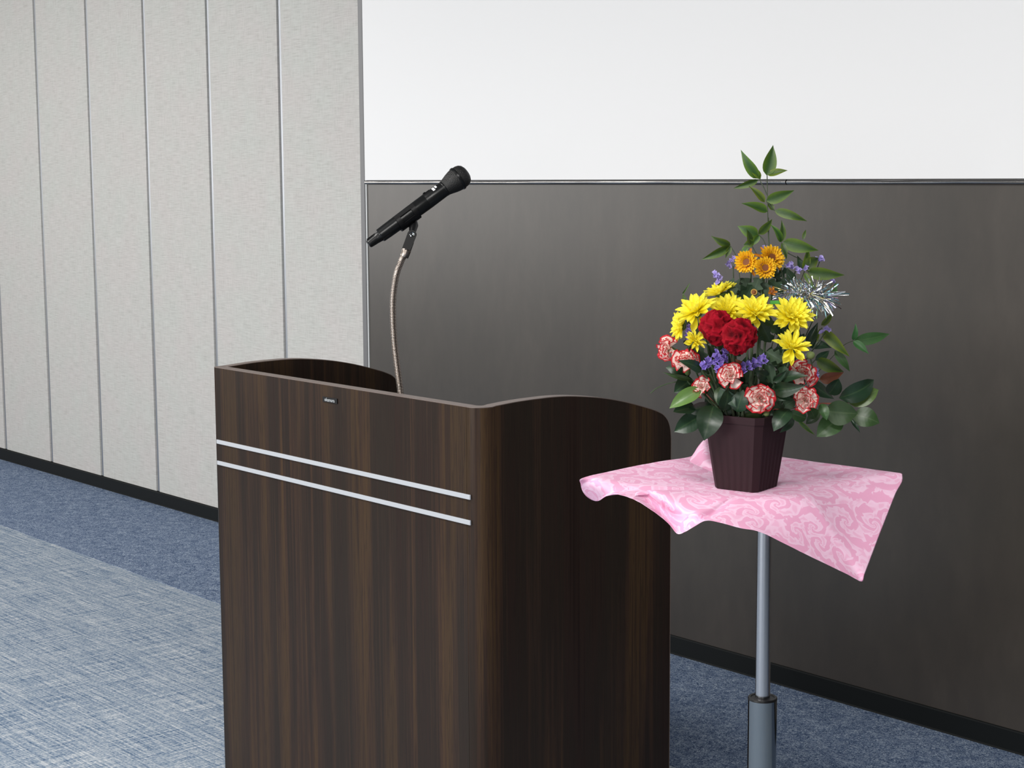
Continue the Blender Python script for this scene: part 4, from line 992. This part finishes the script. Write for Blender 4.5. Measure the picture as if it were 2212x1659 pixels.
sprig('dark leaves at the left edge under the two upper left carnations', 'foliage', 1545, -0.01,
      [[(1494, 820), (1515, 840), (1540, 868), (1565, 890, 0, 1)], [(1515, 798), (1530, 830), (1550, 870)]],
      [((1495, 818), (1456, 848), 42, 'camellia_dark', None, (0, -0.01)), ((1492, 806), (1438, 794), 40, 'camellia_dark', None, (0.01, 0.0)), ((1493, 819), (1431, 804), 13, 'camellia_mid', 'lance', (-0.01, -0.02)), ((1516, 799), (1463, 778), 27, 'camellia_dark', 'lance', (-0.04, -0.065), 0.2), ((1553, 836), (1564, 891), 23, 'camellia_mid', 'lance', (-0.04, -0.05)), ((1545, 828), (1520, 806), 14, 'camellia_mid', 'lance', (-0.03, -0.03)),
       ((1570, 850), (1590, 880), 26, 'camellia_dark', 'lance', (-0.055, -0.065)), ((1540, 850), (1512, 822), 30, 'camellia_dark', 'lance', (0.0, 0.0)), ((1560, 860), (1545, 822), 36, 'camellia_dark', 'lance', (0.01, 0.01)), ((1570, 850), (1600, 838), 34, 'mum_leaf', 'lance', (-0.01, -0.01)), ((1535, 800), (1510, 765), 32, 'mum_leaf', 'lance', (0.01, 0.01)), ((1590, 815), (1615, 765), 36, 'mum_leaf', 'lance', (0.01, 0.01)), ((1545, 775), (1530, 745), 28, 'mum_leaf', 'lance', (0.0, 0.0)), ((1610, 850), (1618, 806), 30, 'camellia_dark', 'lance', (0, 0)), ((1562, 888), (1572, 838), 36, 'camellia_dark', None, (-0.055, -0.065)), ((1592, 890), (1606, 842), 38, 'camellia_dark', None, (-0.055, -0.065)), ((1540, 880), (1534, 838), 32, 'mum_leaf', 'lance', (-0.005, -0.01)), ((1612, 888), (1626, 830), 40, 'mum_leaf', 'lobed', (-0.05, -0.06)), ((1580, 882), (1556, 838), 40, 'camellia_dark', 'ovate', (-0.05, -0.06)), ((1605, 886), (1592, 846), 36, 'mum_leaf', 'lobed', (-0.05, -0.058))],
      'camellia_dark', 'ovate', 'leaf_sprig', 'stem', 0.0013)
sprig('single thin blade of grass curving out at the lower left', 'foliage', 1540, 0.0,
      [[(1405, 850), (1420, 838), (1450, 827), (1480, 826), (1530, 850), (1570, 890, 0, 1)]], [], rad=0.0009, name='grass_blade', smat='stem')
sprig('small curled leaf at the upper left beside the largest yellow chrysanthemum', 'foliage', 1560, 0.02,
      [[(1484, 655), (1500, 690), (1540, 780), (1580, 880, 0, 1)]], [((1484, 656), (1475, 632), 9, None, 'lance'), ((1475, 634), (1491, 610), 4, None, 'blade')], rad=0.0007, name='curled_leaf')
# small green bud at the right
bb = foam_pt(1750, -0.03); bud = thing('flower_bud', 'pale green flower bud at the right beneath the lowest yellow chrysanthemum', 'flower bud', bb)
bpz = at(1751, 768, D0 - 0.045)
MB().lathe([(-0.006, 0.001), (-0.004, 0.0055), (0.0, 0.0072), (0.004, 0.0062), (0.006, 0.003)], bpz, cv(-0.1, 0.9, 0.4), 16).build('bud_head', M['bud'], bud, True, 80)
stem(bud, [bpz - cv(-0.1, 0.9, 0.4) * 0.005, at(1752, 800, D0 - 0.04), at(1720, 850, D0 - 0.03), bb - EZ * 0.008], 0.0012)
bb2 = foam_pt(1660, -0.05); bud2 = thing('flower_bud', 'small green bud at the pot rim under the middle carnation', 'flower bud', bb2)
bp_ = at(1656, 893, D0 - 0.075)
MB().lathe([(-0.006, 0.001), (-0.003, 0.0042), (0.002, 0.0048), (0.006, 0.002)], bp_, cv(-0.3, -0.4, 0.8), 14).build('bud_head', M['bud'], bud2, True, 80)
stem(bud2, [bp_ - cv(-0.3, -0.4, 0.8) * 0.005, at(1660, 885, D0 - 0.06), bb2 - EZ * 0.004], 0.0012)
